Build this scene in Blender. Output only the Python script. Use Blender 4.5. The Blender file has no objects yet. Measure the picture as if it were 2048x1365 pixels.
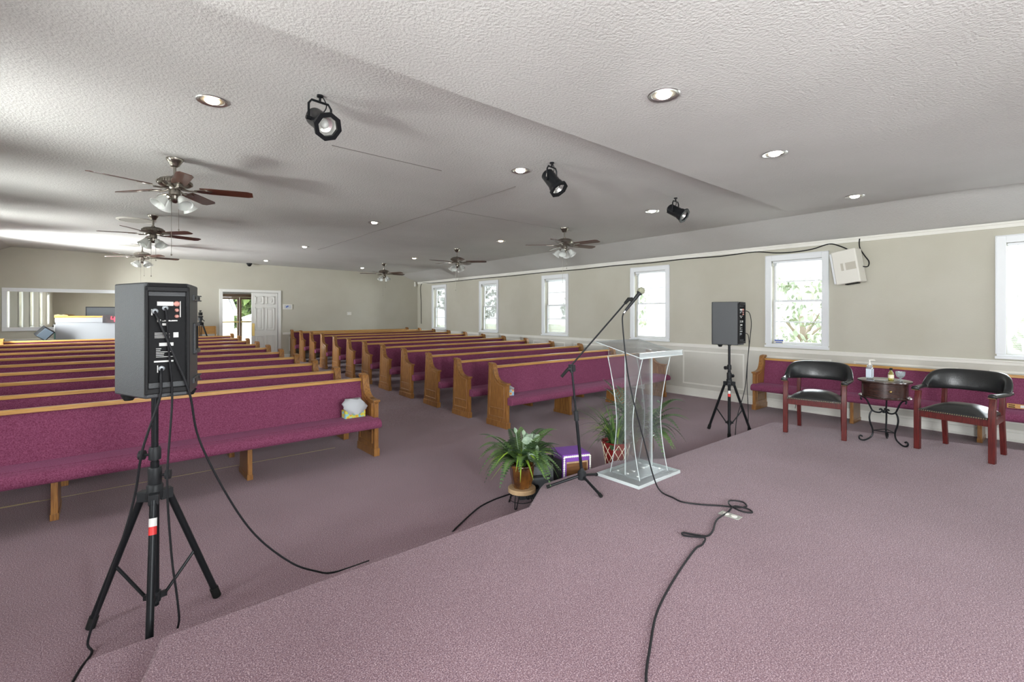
import bpy, bmesh, math, random
from mathutils import Vector, Matrix, Euler
random.seed(7)
PI = math.pi
SC = bpy.context.scene
COL = SC.collection

# ------------------------------------------------------------------ mesh helper
class MB:
    def __init__(s):
        s.v = []; s.f = []; s.m = []; s.M = Matrix.Identity(4); s.mi = 0
    def add(s, vs, fs):
        b = len(s.v)
        s.v += [tuple(s.M @ Vector(p)) for p in vs]
        for f in fs:
            s.f.append([b + i for i in f]); s.m.append(s.mi)
        return s
    def box(s, x0, x1, y0, y1, z0, z1):
        return s.add([(x0,y0,z0),(x1,y0,z0),(x1,y1,z0),(x0,y1,z0),(x0,y0,z1),(x1,y0,z1),(x1,y1,z1),(x0,y1,z1)],
                     [(0,3,2,1),(4,5,6,7),(0,1,5,4),(1,2,6,5),(2,3,7,6),(3,0,4,7)])
    def prism(s, pts, off):
        n = len(pts); off = Vector(off)
        vs = [Vector(p) for p in pts]
        return s.add(vs + [p + off for p in vs],
                     [list(range(n))[::-1], list(range(n, 2*n))] + [(i, (i+1) % n, n+(i+1) % n, n+i) for i in range(n)])
    def lathe(s, prof, seg=24, cap=True):
        vs = []; fs = []
        for (r, z) in prof:
            for k in range(seg):
                a = 2*PI*k/seg
                vs.append((r*math.cos(a), r*math.sin(a), z))
        for i in range(len(prof)-1):
            for k in range(seg):
                k2 = (k+1) % seg
                fs.append((i*seg+k, i*seg+k2, (i+1)*seg+k2, (i+1)*seg+k))
        if cap:
            fs.append(list(range(seg))[::-1]); n = len(prof)-1
            fs.append([n*seg+k for k in range(seg)])
        return s.add(vs, fs)
    def tube(s, pts, r=.01, seg=8, closed=False, cap=True):
        pts = [Vector(p) for p in pts]; n = len(pts)
        rs = r if isinstance(r, (list, tuple)) else [r]*n
        vs = []; fs = []; up = None
        for i, p in enumerate(pts):
            if closed: t = pts[(i+1) % n] - pts[i-1]
            else: t = pts[min(i+1, n-1)] - pts[max(i-1, 0)]
            if t.length < 1e-9: t = Vector((0,0,1))
            t.normalize()
            if up is None:
                up = Vector((0,0,1)) if abs(t.z) < .9 else Vector((1,0,0))
            a = t.cross(up)
            if a.length < 1e-6: a = t.cross(Vector((.3,.9,.2)))
            a.normalize(); b = a.cross(t).normalized(); up = b
            for k in range(seg):
                q = 2*PI*k/seg
                vs.append(p + a*(rs[i]*math.cos(q)) + b*(rs[i]*math.sin(q)))
        m = n if closed else n-1
        for i in range(m):
            j = (i+1) % n
            for k in range(seg):
                k2 = (k+1) % seg
                fs.append((i*seg+k, i*seg+k2, j*seg+k2, j*seg+k))
        if cap and not closed:
            fs.append(list(range(seg))[::-1]); fs.append([(n-1)*seg+k for k in range(seg)])
        return s.add(vs, fs)
    def ball(s, c, r, sx=1, sy=1, sz=1, seg=14, rings=8):
        vs = [(c[0], c[1], c[2]-r*sz)]; fs = []
        for i in range(1, rings):
            p = -PI/2 + PI*i/rings
            for k in range(seg):
                a = 2*PI*k/seg
                vs.append((c[0]+r*sx*math.cos(p)*math.cos(a), c[1]+r*sy*math.cos(p)*math.sin(a), c[2]+r*sz*math.sin(p)))
        vs.append((c[0], c[1], c[2]+r*sz)); L = len(vs)-1
        for k in range(seg):
            k2 = (k+1) % seg
            fs.append((0, 1+k2, 1+k)); fs.append((L, 1+(rings-2)*seg+k, 1+(rings-2)*seg+k2))
            for i in range(rings-2):
                fs.append((1+i*seg+k, 1+i*seg+k2, 1+(i+1)*seg+k2, 1+(i+1)*seg+k))
        return s.add(vs, fs)
    def obj(s, name, mats, parent=None, bevel=0, seg=2, ang=35, flat=False, subsurf=0, solid=0):
        me = bpy.data.meshes.new(name)
        me.from_pydata(s.v, [], s.f); me.update()
        if not isinstance(mats, (list, tuple)): mats = [mats]
        for m in mats: me.materials.append(m)
        bm = bmesh.new(); bm.from_mesh(me)
        bm.faces.ensure_lookup_table()
        for i, f in enumerate(bm.faces):
            f.material_index = s.m[i]; f.smooth = not flat
        if not solid and not flat: bmesh.ops.recalc_face_normals(bm, faces=bm.faces[:])
        for e in bm.edges:
            if len(e.link_faces) == 2 and e.calc_face_angle(0) > math.radians(ang): e.smooth = False
        bm.to_mesh(me); bm.free()
        o = bpy.data.objects.new(name, me); COL.objects.link(o)
        if parent is not None: o.parent = parent
        if bevel:
            b = o.modifiers.new('bevel', 'BEVEL'); b.width = bevel; b.segments = seg; b.limit_method = 'ANGLE'; b.angle_limit = math.radians(40); b.harden_normals = False
        if subsurf:
            q = o.modifiers.new('sub', 'SUBSURF'); q.levels = subsurf; q.render_levels = subsurf
        if solid:
            q = o.modifiers.new('solid', 'SOLIDIFY'); q.thickness = solid
        return o

def thing(name, label, cat, loc=(0,0,0), rz=0, group=None, rx=0):
    o = bpy.data.objects.new(name, None); COL.objects.link(o)
    o.empty_display_size = .1
    o.location = loc; o.rotation_euler = (rx, 0, rz)
    return tag(o, label, cat, group)
def tag(o, label, cat, group=None):
    o['label'] = label; o['category'] = cat
    if group: o['group'] = group
    return o
def struct(o):
    o['kind'] = 'structure'; return o
def sroot(name, loc=(0,0,0), rz=0):
    o = bpy.data.objects.new(name, None); COL.objects.link(o); o.location = loc; o.rotation_euler = (0,0,rz)
    return struct(o)
def dup(root, loc, rz=None, rx=None, label=None, group=None):
    r = root.copy(); COL.objects.link(r); r.location = loc
    e = list(root.rotation_euler)
    if rz is not None: e[2] = rz
    if rx is not None: e[0] = rx
    r.rotation_euler = e
    if label: r['label'] = label
    if group: r['group'] = group
    for ch in list(root.children):
        c = ch.copy(); COL.objects.link(c); c.parent = r
        for g in list(ch.children):
            d = g.copy(); COL.objects.link(d); d.parent = c
    return r
def smooth_path(pts, n=8, closed=False):
    P = [Vector(p) for p in pts]; out = []; L = len(P)
    rng = range(L if closed else L-1)
    for i in rng:
        if closed: p0, p1, p2, p3 = P[i-1], P[i], P[(i+1) % L], P[(i+2) % L]
        else: p0, p1, p2, p3 = P[max(i-1,0)], P[i], P[i+1], P[min(i+2, L-1)]
        for k in range(n):
            t = k/n
            out.append(.5*((2*p1) + (-p0+p2)*t + (2*p0-5*p1+4*p2-p3)*t*t + (-p0+3*p1-3*p2+p3)*t*t*t))
    if not closed: out.append(P[-1])
    return out

# ------------------------------------------------------------------ materials
def newmat(name):
    m = bpy.data.materials.new(name); m.use_nodes = True
    nt = m.node_tree; nt.nodes.clear()
    return m, nt
def N(nt, t, **kw):
    n = nt.nodes.new(t)
    for k, v in kw.items():
        if k in n.inputs: n.inputs[k].default_value = v
        else: setattr(n, k, v)
    return n
def rgba(c): return (c[0], c[1], c[2], 1)
def basic(name, col, rough=.5, metal=0, spec=.5, bump=0, bscale=100, col2=None, nscale=8, stretch=(1,1,1), detail=4, coat=0):
    m, nt = newmat(name)
    out = N(nt, 'ShaderNodeOutputMaterial'); b = N(nt, 'ShaderNodeBsdfPrincipled')
    b.inputs['Base Color'].default_value = rgba(col); b.inputs['Roughness'].default_value = rough
    b.inputs['Metallic'].default_value = metal; b.inputs['Specular IOR Level'].default_value = spec
    if coat: b.inputs['Coat Weight'].default_value = coat; b.inputs['Coat Roughness'].default_value = .12
    nt.links.new(b.outputs[0], out.inputs[0])
    tc = N(nt, 'ShaderNodeTexCoord'); mp = N(nt, 'ShaderNodeMapping'); mp.inputs['Scale'].default_value = stretch
    nt.links.new(tc.outputs['Object'], mp.inputs[0])
    if col2 is not None:
        ns = N(nt, 'ShaderNodeTexNoise'); ns.inputs['Scale'].default_value = nscale; ns.inputs['Detail'].default_value = detail
        nt.links.new(mp.outputs[0], ns.inputs['Vector'])
        cr = N(nt, 'ShaderNodeValToRGB'); cr.color_ramp.elements[0].position = .36; cr.color_ramp.elements[1].position = .64
        cr.color_ramp.elements[0].color = rgba(col); cr.color_ramp.elements[1].color = rgba(col2)
        nt.links.new(ns.outputs[0], cr.inputs[0]); nt.links.new(cr.outputs[0], b.inputs['Base Color'])
    if bump:
        n2 = N(nt, 'ShaderNodeTexNoise'); n2.inputs['Scale'].default_value = bscale; n2.inputs['Detail'].default_value = 3
        nt.links.new(tc.outputs['Object'], n2.inputs['Vector'])
        bp = N(nt, 'ShaderNodeBump'); bp.inputs['Strength'].default_value = bump; bp.inputs['Distance'].default_value = .01
        nt.links.new(n2.outputs[0], bp.inputs['Height']); nt.links.new(bp.outputs[0], b.inputs['Normal'])
    return m
def emis(name, col, st):
    m, nt = newmat(name)
    out = N(nt, 'ShaderNodeOutputMaterial'); e = N(nt, 'ShaderNodeEmission')
    e.inputs[0].default_value = rgba(col); e.inputs[1].default_value = st
    nt.links.new(e.outputs[0], out.inputs[0]); return m
def glassy(name, tint=(1,1,1), gloss=.08, diff=.0, dcol=(.9,.95,.95), rough=.03):
    m, nt = newmat(name)
    out = N(nt, 'ShaderNodeOutputMaterial'); t = N(nt, 'ShaderNodeBsdfTransparent'); g = N(nt, 'ShaderNodeBsdfGlossy'); d = N(nt, 'ShaderNodeBsdfDiffuse')
    t.inputs[0].default_value = rgba(tint); g.inputs['Roughness'].default_value = rough; d.inputs[0].default_value = rgba(dcol)
    lw = N(nt, 'ShaderNodeFresnel'); lw.inputs[0].default_value = 1.45
    mul = N(nt, 'ShaderNodeMath', operation='MULTIPLY'); mul.inputs[1].default_value = gloss/.04
    mn = N(nt, 'ShaderNodeMath', operation='MINIMUM'); mn.inputs[1].default_value = .9
    nt.links.new(lw.outputs[0], mul.inputs[0]); nt.links.new(mul.outputs[0], mn.inputs[0])
    m1 = N(nt, 'ShaderNodeMixShader'); m1.inputs[0].default_value = diff
    nt.links.new(t.outputs[0], m1.inputs[1]); nt.links.new(d.outputs[0], m1.inputs[2])
    m2 = N(nt, 'ShaderNodeMixShader'); nt.links.new(mn.outputs[0], m2.inputs[0])
    nt.links.new(m1.outputs[0], m2.inputs[1]); nt.links.new(g.outputs[0], m2.inputs[2])
    nt.links.new(m2.outputs[0], out.inputs[0]); return m

def carpet_mat():
    m, nt = newmat('carpet')
    out = N(nt, 'ShaderNodeOutputMaterial'); b = N(nt, 'ShaderNodeBsdfPrincipled')
    b.inputs['Roughness'].default_value = .95; b.inputs['Specular IOR Level'].default_value = .1
    b.inputs['Sheen Weight'].default_value = .15
    tc = N(nt, 'ShaderNodeTexCoord')
    ns = N(nt, 'ShaderNodeTexNoise'); ns.inputs['Scale'].default_value = 185; ns.inputs['Detail'].default_value = 3; ns.inputs['Roughness'].default_value = .65
    nt.links.new(tc.outputs['Object'], ns.inputs['Vector'])
    cr = N(nt, 'ShaderNodeValToRGB'); r = cr.color_ramp
    r.elements[0].position = .33; r.elements[0].color = (.072,.040,.070,1)
    r.elements[1].position = .67; r.elements[1].color = (.59,.435,.435,1)
    for p, c in ((.43,(.153,.09,.115)),(.5,(.254,.141,.155)),(.56,(.26,.187,.236))):
        e = r.elements.new(p); e.color = rgba(c)
    nt.links.new(ns.outputs[0], cr.inputs[0])
    # worn / soiled patches
    n3 = N(nt, 'ShaderNodeTexNoise'); n3.inputs['Scale'].default_value = .9; n3.inputs['Detail'].default_value = 5
    nt.links.new(tc.outputs['Object'], n3.inputs['Vector'])
    c3 = N(nt, 'ShaderNodeValToRGB'); c3.color_ramp.elements[0].position = .35; c3.color_ramp.elements[0].color = (.86,.84,.84,1)
    c3.color_ramp.elements[1].position = .6; c3.color_ramp.elements[1].color = (1,1,1,1)
    nt.links.new(n3.outputs[0], c3.inputs[0])
    mx = N(nt, 'ShaderNodeMix', data_type='RGBA', blend_type='MULTIPLY'); mx.inputs[0].default_value = 1
    nt.links.new(cr.outputs[0], mx.inputs[6]); nt.links.new(c3.outputs[0], mx.inputs[7])
    nt.links.new(mx.outputs[2], b.inputs['Base Color'])
    bp = N(nt, 'ShaderNodeBump'); bp.inputs['Strength'].default_value = .3; bp.inputs['Distance'].default_value = .004
    nt.links.new(ns.outputs[0], bp.inputs['Height']); nt.links.new(bp.outputs[0], b.inputs['Normal'])
    nt.links.new(b.outputs[0], out.inputs[0]); return m

def fabric_mat():
    m, nt = newmat('burgundy_fabric')
    out = N(nt, 'ShaderNodeOutputMaterial'); b = N(nt, 'ShaderNodeBsdfPrincipled')
    b.inputs['Roughness'].default_value = .85; b.inputs['Specular IOR Level'].default_value = .2; b.inputs['Sheen Weight'].default_value = .10
    b.inputs['Sheen Tint'].default_value = (.9,.5,.8,1)
    tc = N(nt, 'ShaderNodeTexCoord')
    ns = N(nt, 'ShaderNodeTexNoise'); ns.inputs['Scale'].default_value = 130; ns.inputs['Detail'].default_value = 2
    nt.links.new(tc.outputs['Object'], ns.inputs['Vector'])
    cr = N(nt, 'ShaderNodeValToRGB'); r = cr.color_ramp
    r.elements[0].position = .35; r.elements[0].color = (.15,.028,.066,1)
    r.elements[1].position = .65; r.elements[1].color = (.25,.07,.14,1)
    nt.links.new(ns.outputs[0], cr.inputs[0]); nt.links.new(cr.outputs[0], b.inputs['Base Color'])
    bp = N(nt, 'ShaderNodeBump'); bp.inputs['Strength'].default_value = .3; bp.inputs['Distance'].default_value = .003
    nt.links.new(ns.outputs[0], bp.inputs['Height']); nt.links.new(bp.outputs[0], b.inputs['Normal'])
    nt.links.new(b.outputs[0], out.inputs[0]); return m

def ceiling_mat():
    m, nt = newmat('textured_ceiling')
    out = N(nt, 'ShaderNodeOutputMaterial'); b = N(nt, 'ShaderNodeBsdfPrincipled')
    b.inputs['Roughness'].default_value = .9; b.inputs['Specular IOR Level'].default_value = .2
    tc = N(nt, 'ShaderNodeTexCoord')
    ns = N(nt, 'ShaderNodeTexNoise'); ns.inputs['Scale'].default_value = 55; ns.inputs['Detail'].default_value = 3; ns.inputs['Roughness'].default_value = .55
    nt.links.new(tc.outputs['Object'], ns.inputs['Vector'])
    n3 = N(nt, 'ShaderNodeTexNoise'); n3.inputs['Scale'].default_value = .8; n3.inputs['Detail'].default_value = 4
    nt.links.new(tc.outputs['Object'], n3.inputs['Vector'])
    c3 = N(nt, 'ShaderNodeValToRGB'); c3.color_ramp.elements[0].position = .3; c3.color_ramp.elements[0].color = (.52,.512,.492,1)
    c3.color_ramp.elements[1].position = .7; c3.color_ramp.elements[1].color = (.58,.573,.553,1)
    nt.links.new(n3.outputs[0], c3.inputs[0]); nt.links.new(c3.outputs[0], b.inputs['Base Color'])
    bp = N(nt, 'ShaderNodeBump'); bp.inputs['Strength'].default_value = .55; bp.inputs['Distance'].default_value = .012
    nt.links.new(ns.outputs[0], bp.inputs['Height']); nt.links.new(bp.outputs[0], b.inputs['Normal'])
    nt.links.new(b.outputs[0], out.inputs[0]); return m

M = {}
M['carpet'] = carpet_mat(); M['fabric'] = fabric_mat(); M['ceil'] = ceiling_mat()
M['wall'] = basic('cream_wall', (.485,.463,.385), .75, bump=.12, bscale=60, col2=(.525,.505,.43), nscale=1.2)
M['trim'] = basic('white_trim', (.74,.735,.70), .45, bump=.03, bscale=40)
M['wtrim'] = basic('window_white', (.78,.80,.82), .4, bump=.02, bscale=40)
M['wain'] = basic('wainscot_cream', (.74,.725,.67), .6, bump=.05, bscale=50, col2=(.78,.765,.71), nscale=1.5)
M['wainslab'] = basic('wainscot_panel_shade', (.55,.535,.48), .6, bump=.05, bscale=50, col2=(.60,.585,.53), nscale=1.5)  # darker than the mouldings, in place of the shading that outlines them
M['oak'] = basic('golden_oak', (.36,.165,.042), .35, col2=(.20,.082,.02), nscale=7, stretch=(14,14,1.0), coat=.25)
M['oakrail'] = basic('golden_oak_rail', (.60,.33,.10), .3, col2=(.47,.235,.06), nscale=7, stretch=(.8,14,14), coat=.3)
M['mahog'] = basic('mahogany', (.12,.016,.014), .35, spec=.35, col2=(.07,.010,.009), nscale=7, stretch=(12,12,1.2), coat=.05)
M['drum'] = basic('dark_brown_wood', (.045,.020,.015), .25, col2=(.025,.011,.009), nscale=6, stretch=(2,2,10), coat=.4)
M['leather'] = basic('black_leather', (.014,.015,.016), .32, bump=.15, bscale=120, spec=.6)
M['nail'] = basic('brass_nails', (.55,.42,.22), .3, metal=1)
M['black'] = basic('black_plastic', (.018,.019,.021), .45, spec=.2, bump=.05, bscale=200)
M['blackmetal'] = basic('black_metal', (.013,.014,.016), .35, spec=.2, metal=.3, bump=.02, bscale=80)
M['rubber'] = basic('rubber', (.012,.012,.012), .8, spec=.2, bump=.05, bscale=90)
M['cord'] = basic('cable_black', (.012,.012,.014), .5, spec=.2, bump=.03, bscale=90)
M['cabinet'] = basic('speaker_cabinet', (.036,.039,.043), .42, spec=.55, bump=.25, bscale=260)
M['grille'] = basic('speaker_grille', (.05,.053,.06), .5, bump=.6, bscale=420)
M['rearblack'] = basic('rear_black', (.014,.014,.015), .5, spec=.15, bump=.1, bscale=200)
M['panel'] = basic('amp_panel', (.008,.008,.009), .5, spec=.1, bump=.03, bscale=90)
M['mark'] = basic('white_print', (.7,.7,.68), .6, bump=.02, bscale=90)
M['red'] = basic('red_sticker', (.6,.02,.02), .5, bump=.02, bscale=90)
M['silver'] = basic('silver', (.6,.6,.6), .3, metal=1, bump=.02, bscale=80)
M['reflect'] = basic('lamp_reflector', (.75,.74,.72), .25, metal=.8, bump=.1, bscale=60)
M['cantrim'] = basic('can_baffle', (.42,.40,.35), .35, metal=.3, bump=.02, bscale=60)
M['nickel'] = basic('brushed_nickel', (.30,.275,.24), .28, metal=1, bump=.04, bscale=150)
M['blade'] = basic('walnut_blade', (.085,.026,.013), .35, col2=(.05,.015,.008), nscale=6, stretch=(1.2,14,14), coat=.2)
M['frost'] = glassy('frosted_glass', (.85,.87,.85), .06, .72, (.86,.88,.85), .3)
M['glass'] = glassy('window_glass', (.96,.98,.98), .05, .0)
M['bottle'] = glassy('clear_plastic', (.88,.92,.93), .08, .22, (.8,.86,.9))
M['acryl'] = glassy('clear_acrylic', (.985,.99,.99), .025, .018, (.9,.95,.97), .10)
M['acrylbase'] = glassy('acrylic_base', (.93,.95,.95), .02, .16, (.85,.9,.92), .3)
M['acryledge'] = glassy('acrylic_edge_highlight', (.85,.9,.9), .12, .55, (.88,.95,.95), .1)  # bright highlight along the clear edges, put into a whitish material
M['oil'] = glassy('olive_oil', (.75,.68,.25), .08, .35, (.5,.45,.12))
M['bulb'] = emis('lamp_glow_cool', (1,.95,.80), 26)
M['bulbw'] = emis('lamp_glow_warm', (1,.74,.42), 22)
M['neon'] = emis('red_neon', (1,.03,.05), 6)
M['whitepl'] = basic('white_plastic', (.72,.70,.64), .45, bump=.03, bscale=90)
M['green1'] = basic('fern_green', (.045,.10,.025), .5, col2=(.10,.18,.045), nscale=14)
M['green2'] = basic('lime_leaf', (.24,.36,.035), .5, col2=(.15,.26,.03), nscale=12)
M['green3'] = basic('pale_leaf', (.26,.34,.24), .55, col2=(.16,.23,.16), nscale=30)
M['green4'] = basic('dark_leaf', (.02,.045,.018), .5, col2=(.05,.095,.035), nscale=14)
M['potbrown'] = basic('glazed_brown_pot', (.035,.012,.004), .12, col2=(.15,.058,.012), nscale=9, stretch=(1,1,.6), coat=.6, bump=.5, bscale=22)
M['potred'] = basic('red_glaze_pot', (.19,.016,.014), .25, col2=(.13,.01,.01), nscale=6)
M['cream'] = basic('cream_lattice', (.75,.68,.5), .5, bump=.05, bscale=90)
M['tanwood'] = basic('tan_wood', (.40,.27,.15), .55, col2=(.32,.2,.1), nscale=5, stretch=(8,1,1))
M['purple'] = basic('purple_cloth', (.16,.045,.30), .7, bump=.1, bscale=40, col2=(.20,.06,.36), nscale=5)
M['lace'] = basic('white_lace', (.80,.78,.72), .8, bump=.5, bscale=120)
M['paper'] = basic('tissue_paper', (.52,.54,.57), .8, bump=.1, bscale=25)
M['steel'] = basic('steel_grey', (.28,.30,.32), .4, metal=.7, bump=.02, bscale=90)
M['brownframe'] = basic('bronze_door_frame', (.22,.13,.075), .4, metal=.2, bump=.02, bscale=90)
M['brass'] = basic('brass', (.45,.32,.12), .3, metal=1, bump=.02, bscale=90)
M['mirror'] = basic('mirror_glass', (.86,.87,.80), .02, metal=1)
M['booth'] = basic('booth_white', (.31,.325,.34), .5, bump=.03, bscale=60)
M['grass'] = basic('lawn', (.34,.36,.22), .9, col2=(.42,.42,.30), nscale=3)
M['house'] = basic('white_siding', (.80,.80,.80), .7, bump=.05, bscale=12)
M['roof'] = basic('roof_grey', (.22,.22,.24), .8, bump=.2, bscale=30)
M['leaf'] = basic('tree_leaf', (.13,.155,.10), .6, col2=(.30,.33,.24), nscale=2)
M['leaf2'] = basic('deep_green_leaf', (.05,.085,.012), .6, col2=(.11,.15,.035), nscale=2)  # darker, greener leaf than the pale one of the other trees
M['bark'] = basic('bark', (.20,.16,.125), .9, bump=.4, bscale=14)
M['seamtan'] = basic('carpet_seam', (.45,.36,.19), .8, bump=.2, bscale=70)
M['crack'] = basic('ceiling_crack', (.20,.185,.17), .9, bump=.2, bscale=70)
M['bluebox'] = basic('blue_print', (.06,.12,.45), .5, bump=.02, bscale=90)
def tissue_mat(name, c1, c2, c3):
    m, nt = newmat(name); out = N(nt, 'ShaderNodeOutputMaterial'); b = N(nt, 'ShaderNodeBsdfPrincipled'); b.inputs['Roughness'].default_value = .6
    tc = N(nt, 'ShaderNodeTexCoord'); v = N(nt, 'ShaderNodeTexVoronoi'); v.inputs['Scale'].default_value = 26
    nt.links.new(tc.outputs['Object'], v.inputs['Vector'])
    cr = N(nt, 'ShaderNodeValToRGB'); cr.color_ramp.interpolation = 'CONSTANT'
    cr.color_ramp.elements[0].color = rgba(c1); cr.color_ramp.elements[1].position = .34; cr.color_ramp.elements[1].color = rgba(c2)
    e = cr.color_ramp.elements.new(.62); e.color = rgba(c3)
    nt.links.new(v.outputs['Distance'], cr.inputs[0]); nt.links.new(cr.outputs[0], b.inputs['Base Color']); nt.links.new(b.outputs[0], out.inputs[0]); return m
M['tis1'] = tissue_mat('floral_box', (.75,.35,.03), (.62,.62,.08), (.25,.55,.65))
M['tis2'] = tissue_mat('orange_box', (.75,.22,.05), (.75,.6,.35), (.3,.5,.7))

# ------------------------------------------------------------------ room shell
XL, XR, YB, YF = -2.55, 8.57, -3.6, 15.65
WT = 2.75; CZ = 3.1
def fz(y):
    if y < 6.2: return 0.0
    if y < 13.7: return .0271*(y-6.2)
    return .203
b = MB(); ys = [YB-.15, 6.2, 13.7, 17.45]
for i in range(3):
    y0, y1 = ys[i], ys[i+1]
    b.add([(XL-.15,y0,fz(y0)),(XR+.15,y0,fz(y0)),(XR+.15,y1,fz(y1)),(XL-.15,y1,fz(y1))], [(0,1,2,3)])
    b.add([(XL-.15,y0,-.3),(XR+.15,y0,-.3),(XR+.15,y1,-.3),(XL-.15,y1,-.3)], [(3,2,1,0)])
struct(b.obj('floor', M['carpet'], flat=True))
# stage platform and lower step
ST = .194
stage = [(-.62,YB),(-.62,0),(.148,2.553),(2.30,2.556),(2.63,2.78),(2.72,2.826),(3.66,2.826),(4.10,2.545),(6.517,2.525),(7.142,.337),(7.9,YB)]
b = MB(); b.prism([(x,y,-.05) for x,y in stage], (0,0,ST+.05))
o = struct(b.obj('trim_1', M['carpet'], bevel=.015, seg=2))
b = MB(); b.prism([(-.75,.3,-.05),(-.095,2.757,-.05),(2.2,2.757,-.05),(2.2,2.3,-.05),(.2,2.3,-.05),(-.4,.3,-.05)], (0,0,.097+.05))
struct(b.obj('trim_2', M['carpet'], bevel=.01, seg=2))
b = MB()
b.box(-1.75,2.0,5.655,5.662,.0005,.003); b.box(-1.75,-.5,5.675,5.679,.0005,.003)
struct(b.obj('trim_3', M['seamtan']))

def wall_holes(b, u0, u1, z0, z1, holes, t):
    """wall in local coords: x along wall, y outwards (0 = room face), holes (x0,x1,z0,z1)"""
    us = sorted(set([u0,u1]+[h[0] for h in holes]+[h[1] for h in holes]))
    zs = sorted(set([z0,z1]+[h[2] for h in holes]+[h[3] for h in holes]))
    for i in range(len(us)-1):
        for j in range(len(zs)-1):
            cu, cz = (us[i]+us[i+1])/2, (zs[j]+zs[j+1])/2
            if any(h[0]<cu<h[1] and h[2]<cz<h[3] for h in holes): continue
            b.add([(us[i],0,zs[j]),(us[i+1],0,zs[j]),(us[i+1],0,zs[j+1]),(us[i],0,zs[j+1])], [(0,1,2,3)])
            b.add([(us[i],t,zs[j]),(us[i+1],t,zs[j]),(us[i+1],t,zs[j+1]),(us[i],t,zs[j+1])], [(3,2,1,0)])
    for h in holes:
        x0,x1,a,c = h
        b.add([(x0,0,a),(x0,t,a),(x0,t,c),(x0,0,c)], [(0,1,2,3)]); b.add([(x1,0,a),(x1,t,a),(x1,t,c),(x1,0,c)], [(3,2,1,0)])
        b.add([(x0,0,a),(x1,0,a),(x1,t,a),(x0,t,a)], [(0,1,2,3)]); b.add([(x0,0,c),(x1,0,c),(x1,t,c),(x0,t,c)], [(3,2,1,0)])
WZ0, WZ1, WW = 1.085, 2.485, .375
RW = [.18, 2.95, 5.73, 8.51, 11.29, 14.12]
LW = [-1.05, 1.87, 4.85, 7.63, 10.41, 13.19]
RM = Matrix.Translation((XR,0,0)) @ Matrix.Rotation(-PI/2,4,'Z')     # local x -> -Y, local y -> +X
LM = Matrix.Translation((XL,0,0)) @ Matrix.Rotation(PI/2,4,'Z')
b = MB(); b.M = RM
wall_holes(b, -YF-.1, -YB+.1, -.1, 3.3, [(-c-WW,-c+WW,WZ0,WZ1) for c in RW], .16)
struct(b.obj('wall_right', M['wall'], flat=True))
b = MB(); b.M = LM
wall_holes(b, YB-.1, YF+.1, -.1, 3.3, [(c-WW,c+WW,WZ0,WZ1) for c in LW], .16)
struct(b.obj('wall_left', M['wall'], flat=True))
DX0, DX1, DZ = 2.345, 3.80, 2.215
b = MB(); b.M = Matrix.Translation((0,YF,0))
wall_holes(b, XL-.1, XR+.1, -.1, 3.3, [(DX0,DX1,.0,DZ)], .14)
struct(b.obj('wall_back', M['wall'], flat=True))
FW = [.75, 2.4, 5.6, 7.4]  # windows added to the unseen wall behind the camera to light the stage
b = MB(); b.M = Matrix.Translation((0,YB,0)) @ Matrix.Rotation(PI,4,'Z')
wall_holes(b, -XR-.1, -XL+.1, -.1, 3.3, [(-c-WW,-c+WW,WZ0,WZ1) for c in FW], .16)
struct(b.obj('wall_front', M['wall'], flat=True))
# ceiling: flat middle with sloped strips down to both side walls
b = MB(); y0, y1 = YB-.1, YF+.1; CY0, CY1 = y0, y1
XA, XB = -1.83, 7.82
def cz(x, y):
    t = (y-CY0)/(CY1-CY0); q = (x-XA)/(XB-XA)
    return CZ + t*(.025 - .125*q)
GX_ = [XL,XA] + [XA+(XB-XA)*k/16 for k in range(1,16)] + [XB,XR]
def czz(x, y): return WT if x in (XL,XR) else cz(x,y)
for t in (0, .08):
    n = 24; vs = []; fs = []
    for j in range(n+1):
        y = y0+(y1-y0)*j/n
        vs += [(x,y,czz(x,y)+t) for x in GX_]
    m = len(GX_)
    for j in range(n):
        for i in range(m-1):
            f = (j*m+i,(j+1)*m+i,(j+1)*m+i+1,j*m+i+1); fs.append(f if t == 0 else f[::-1])
    b.add(vs, fs)
ceil = struct(b.obj('ceiling', M['ceil'], flat=True))
b = MB(); b.prism([(-1.0,YB,3.0),(-.9,2.545,3.0),(7.02,2.545,3.0),(7.055,2.50,3.0),(7.466,.35,3.0),(7.8,YB,3.0)], (0,0,.14))
struct(b.obj('trim_4', M['ceil'], bevel=.012))
# ceiling board joints
b = MB()
def seam(p, q, w=.006):
    b.tube([(p[0],p[1],cz(*p)-.0005),(q[0],q[1],cz(*q)-.0005)], w*.5, 6)
for k in range(14):
    seam((3.575+.01*math.sin(k*2.1),4.2+.5*k),(3.575+.01*math.sin((k+1)*2.1),4.7+.5*k),.012)
seam((1.47,4.24),(2.6,4.24),.009); seam((3.6,5.75),(6.2,5.75),.005)
struct(b.obj('trim_5', M['crack']))
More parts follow.
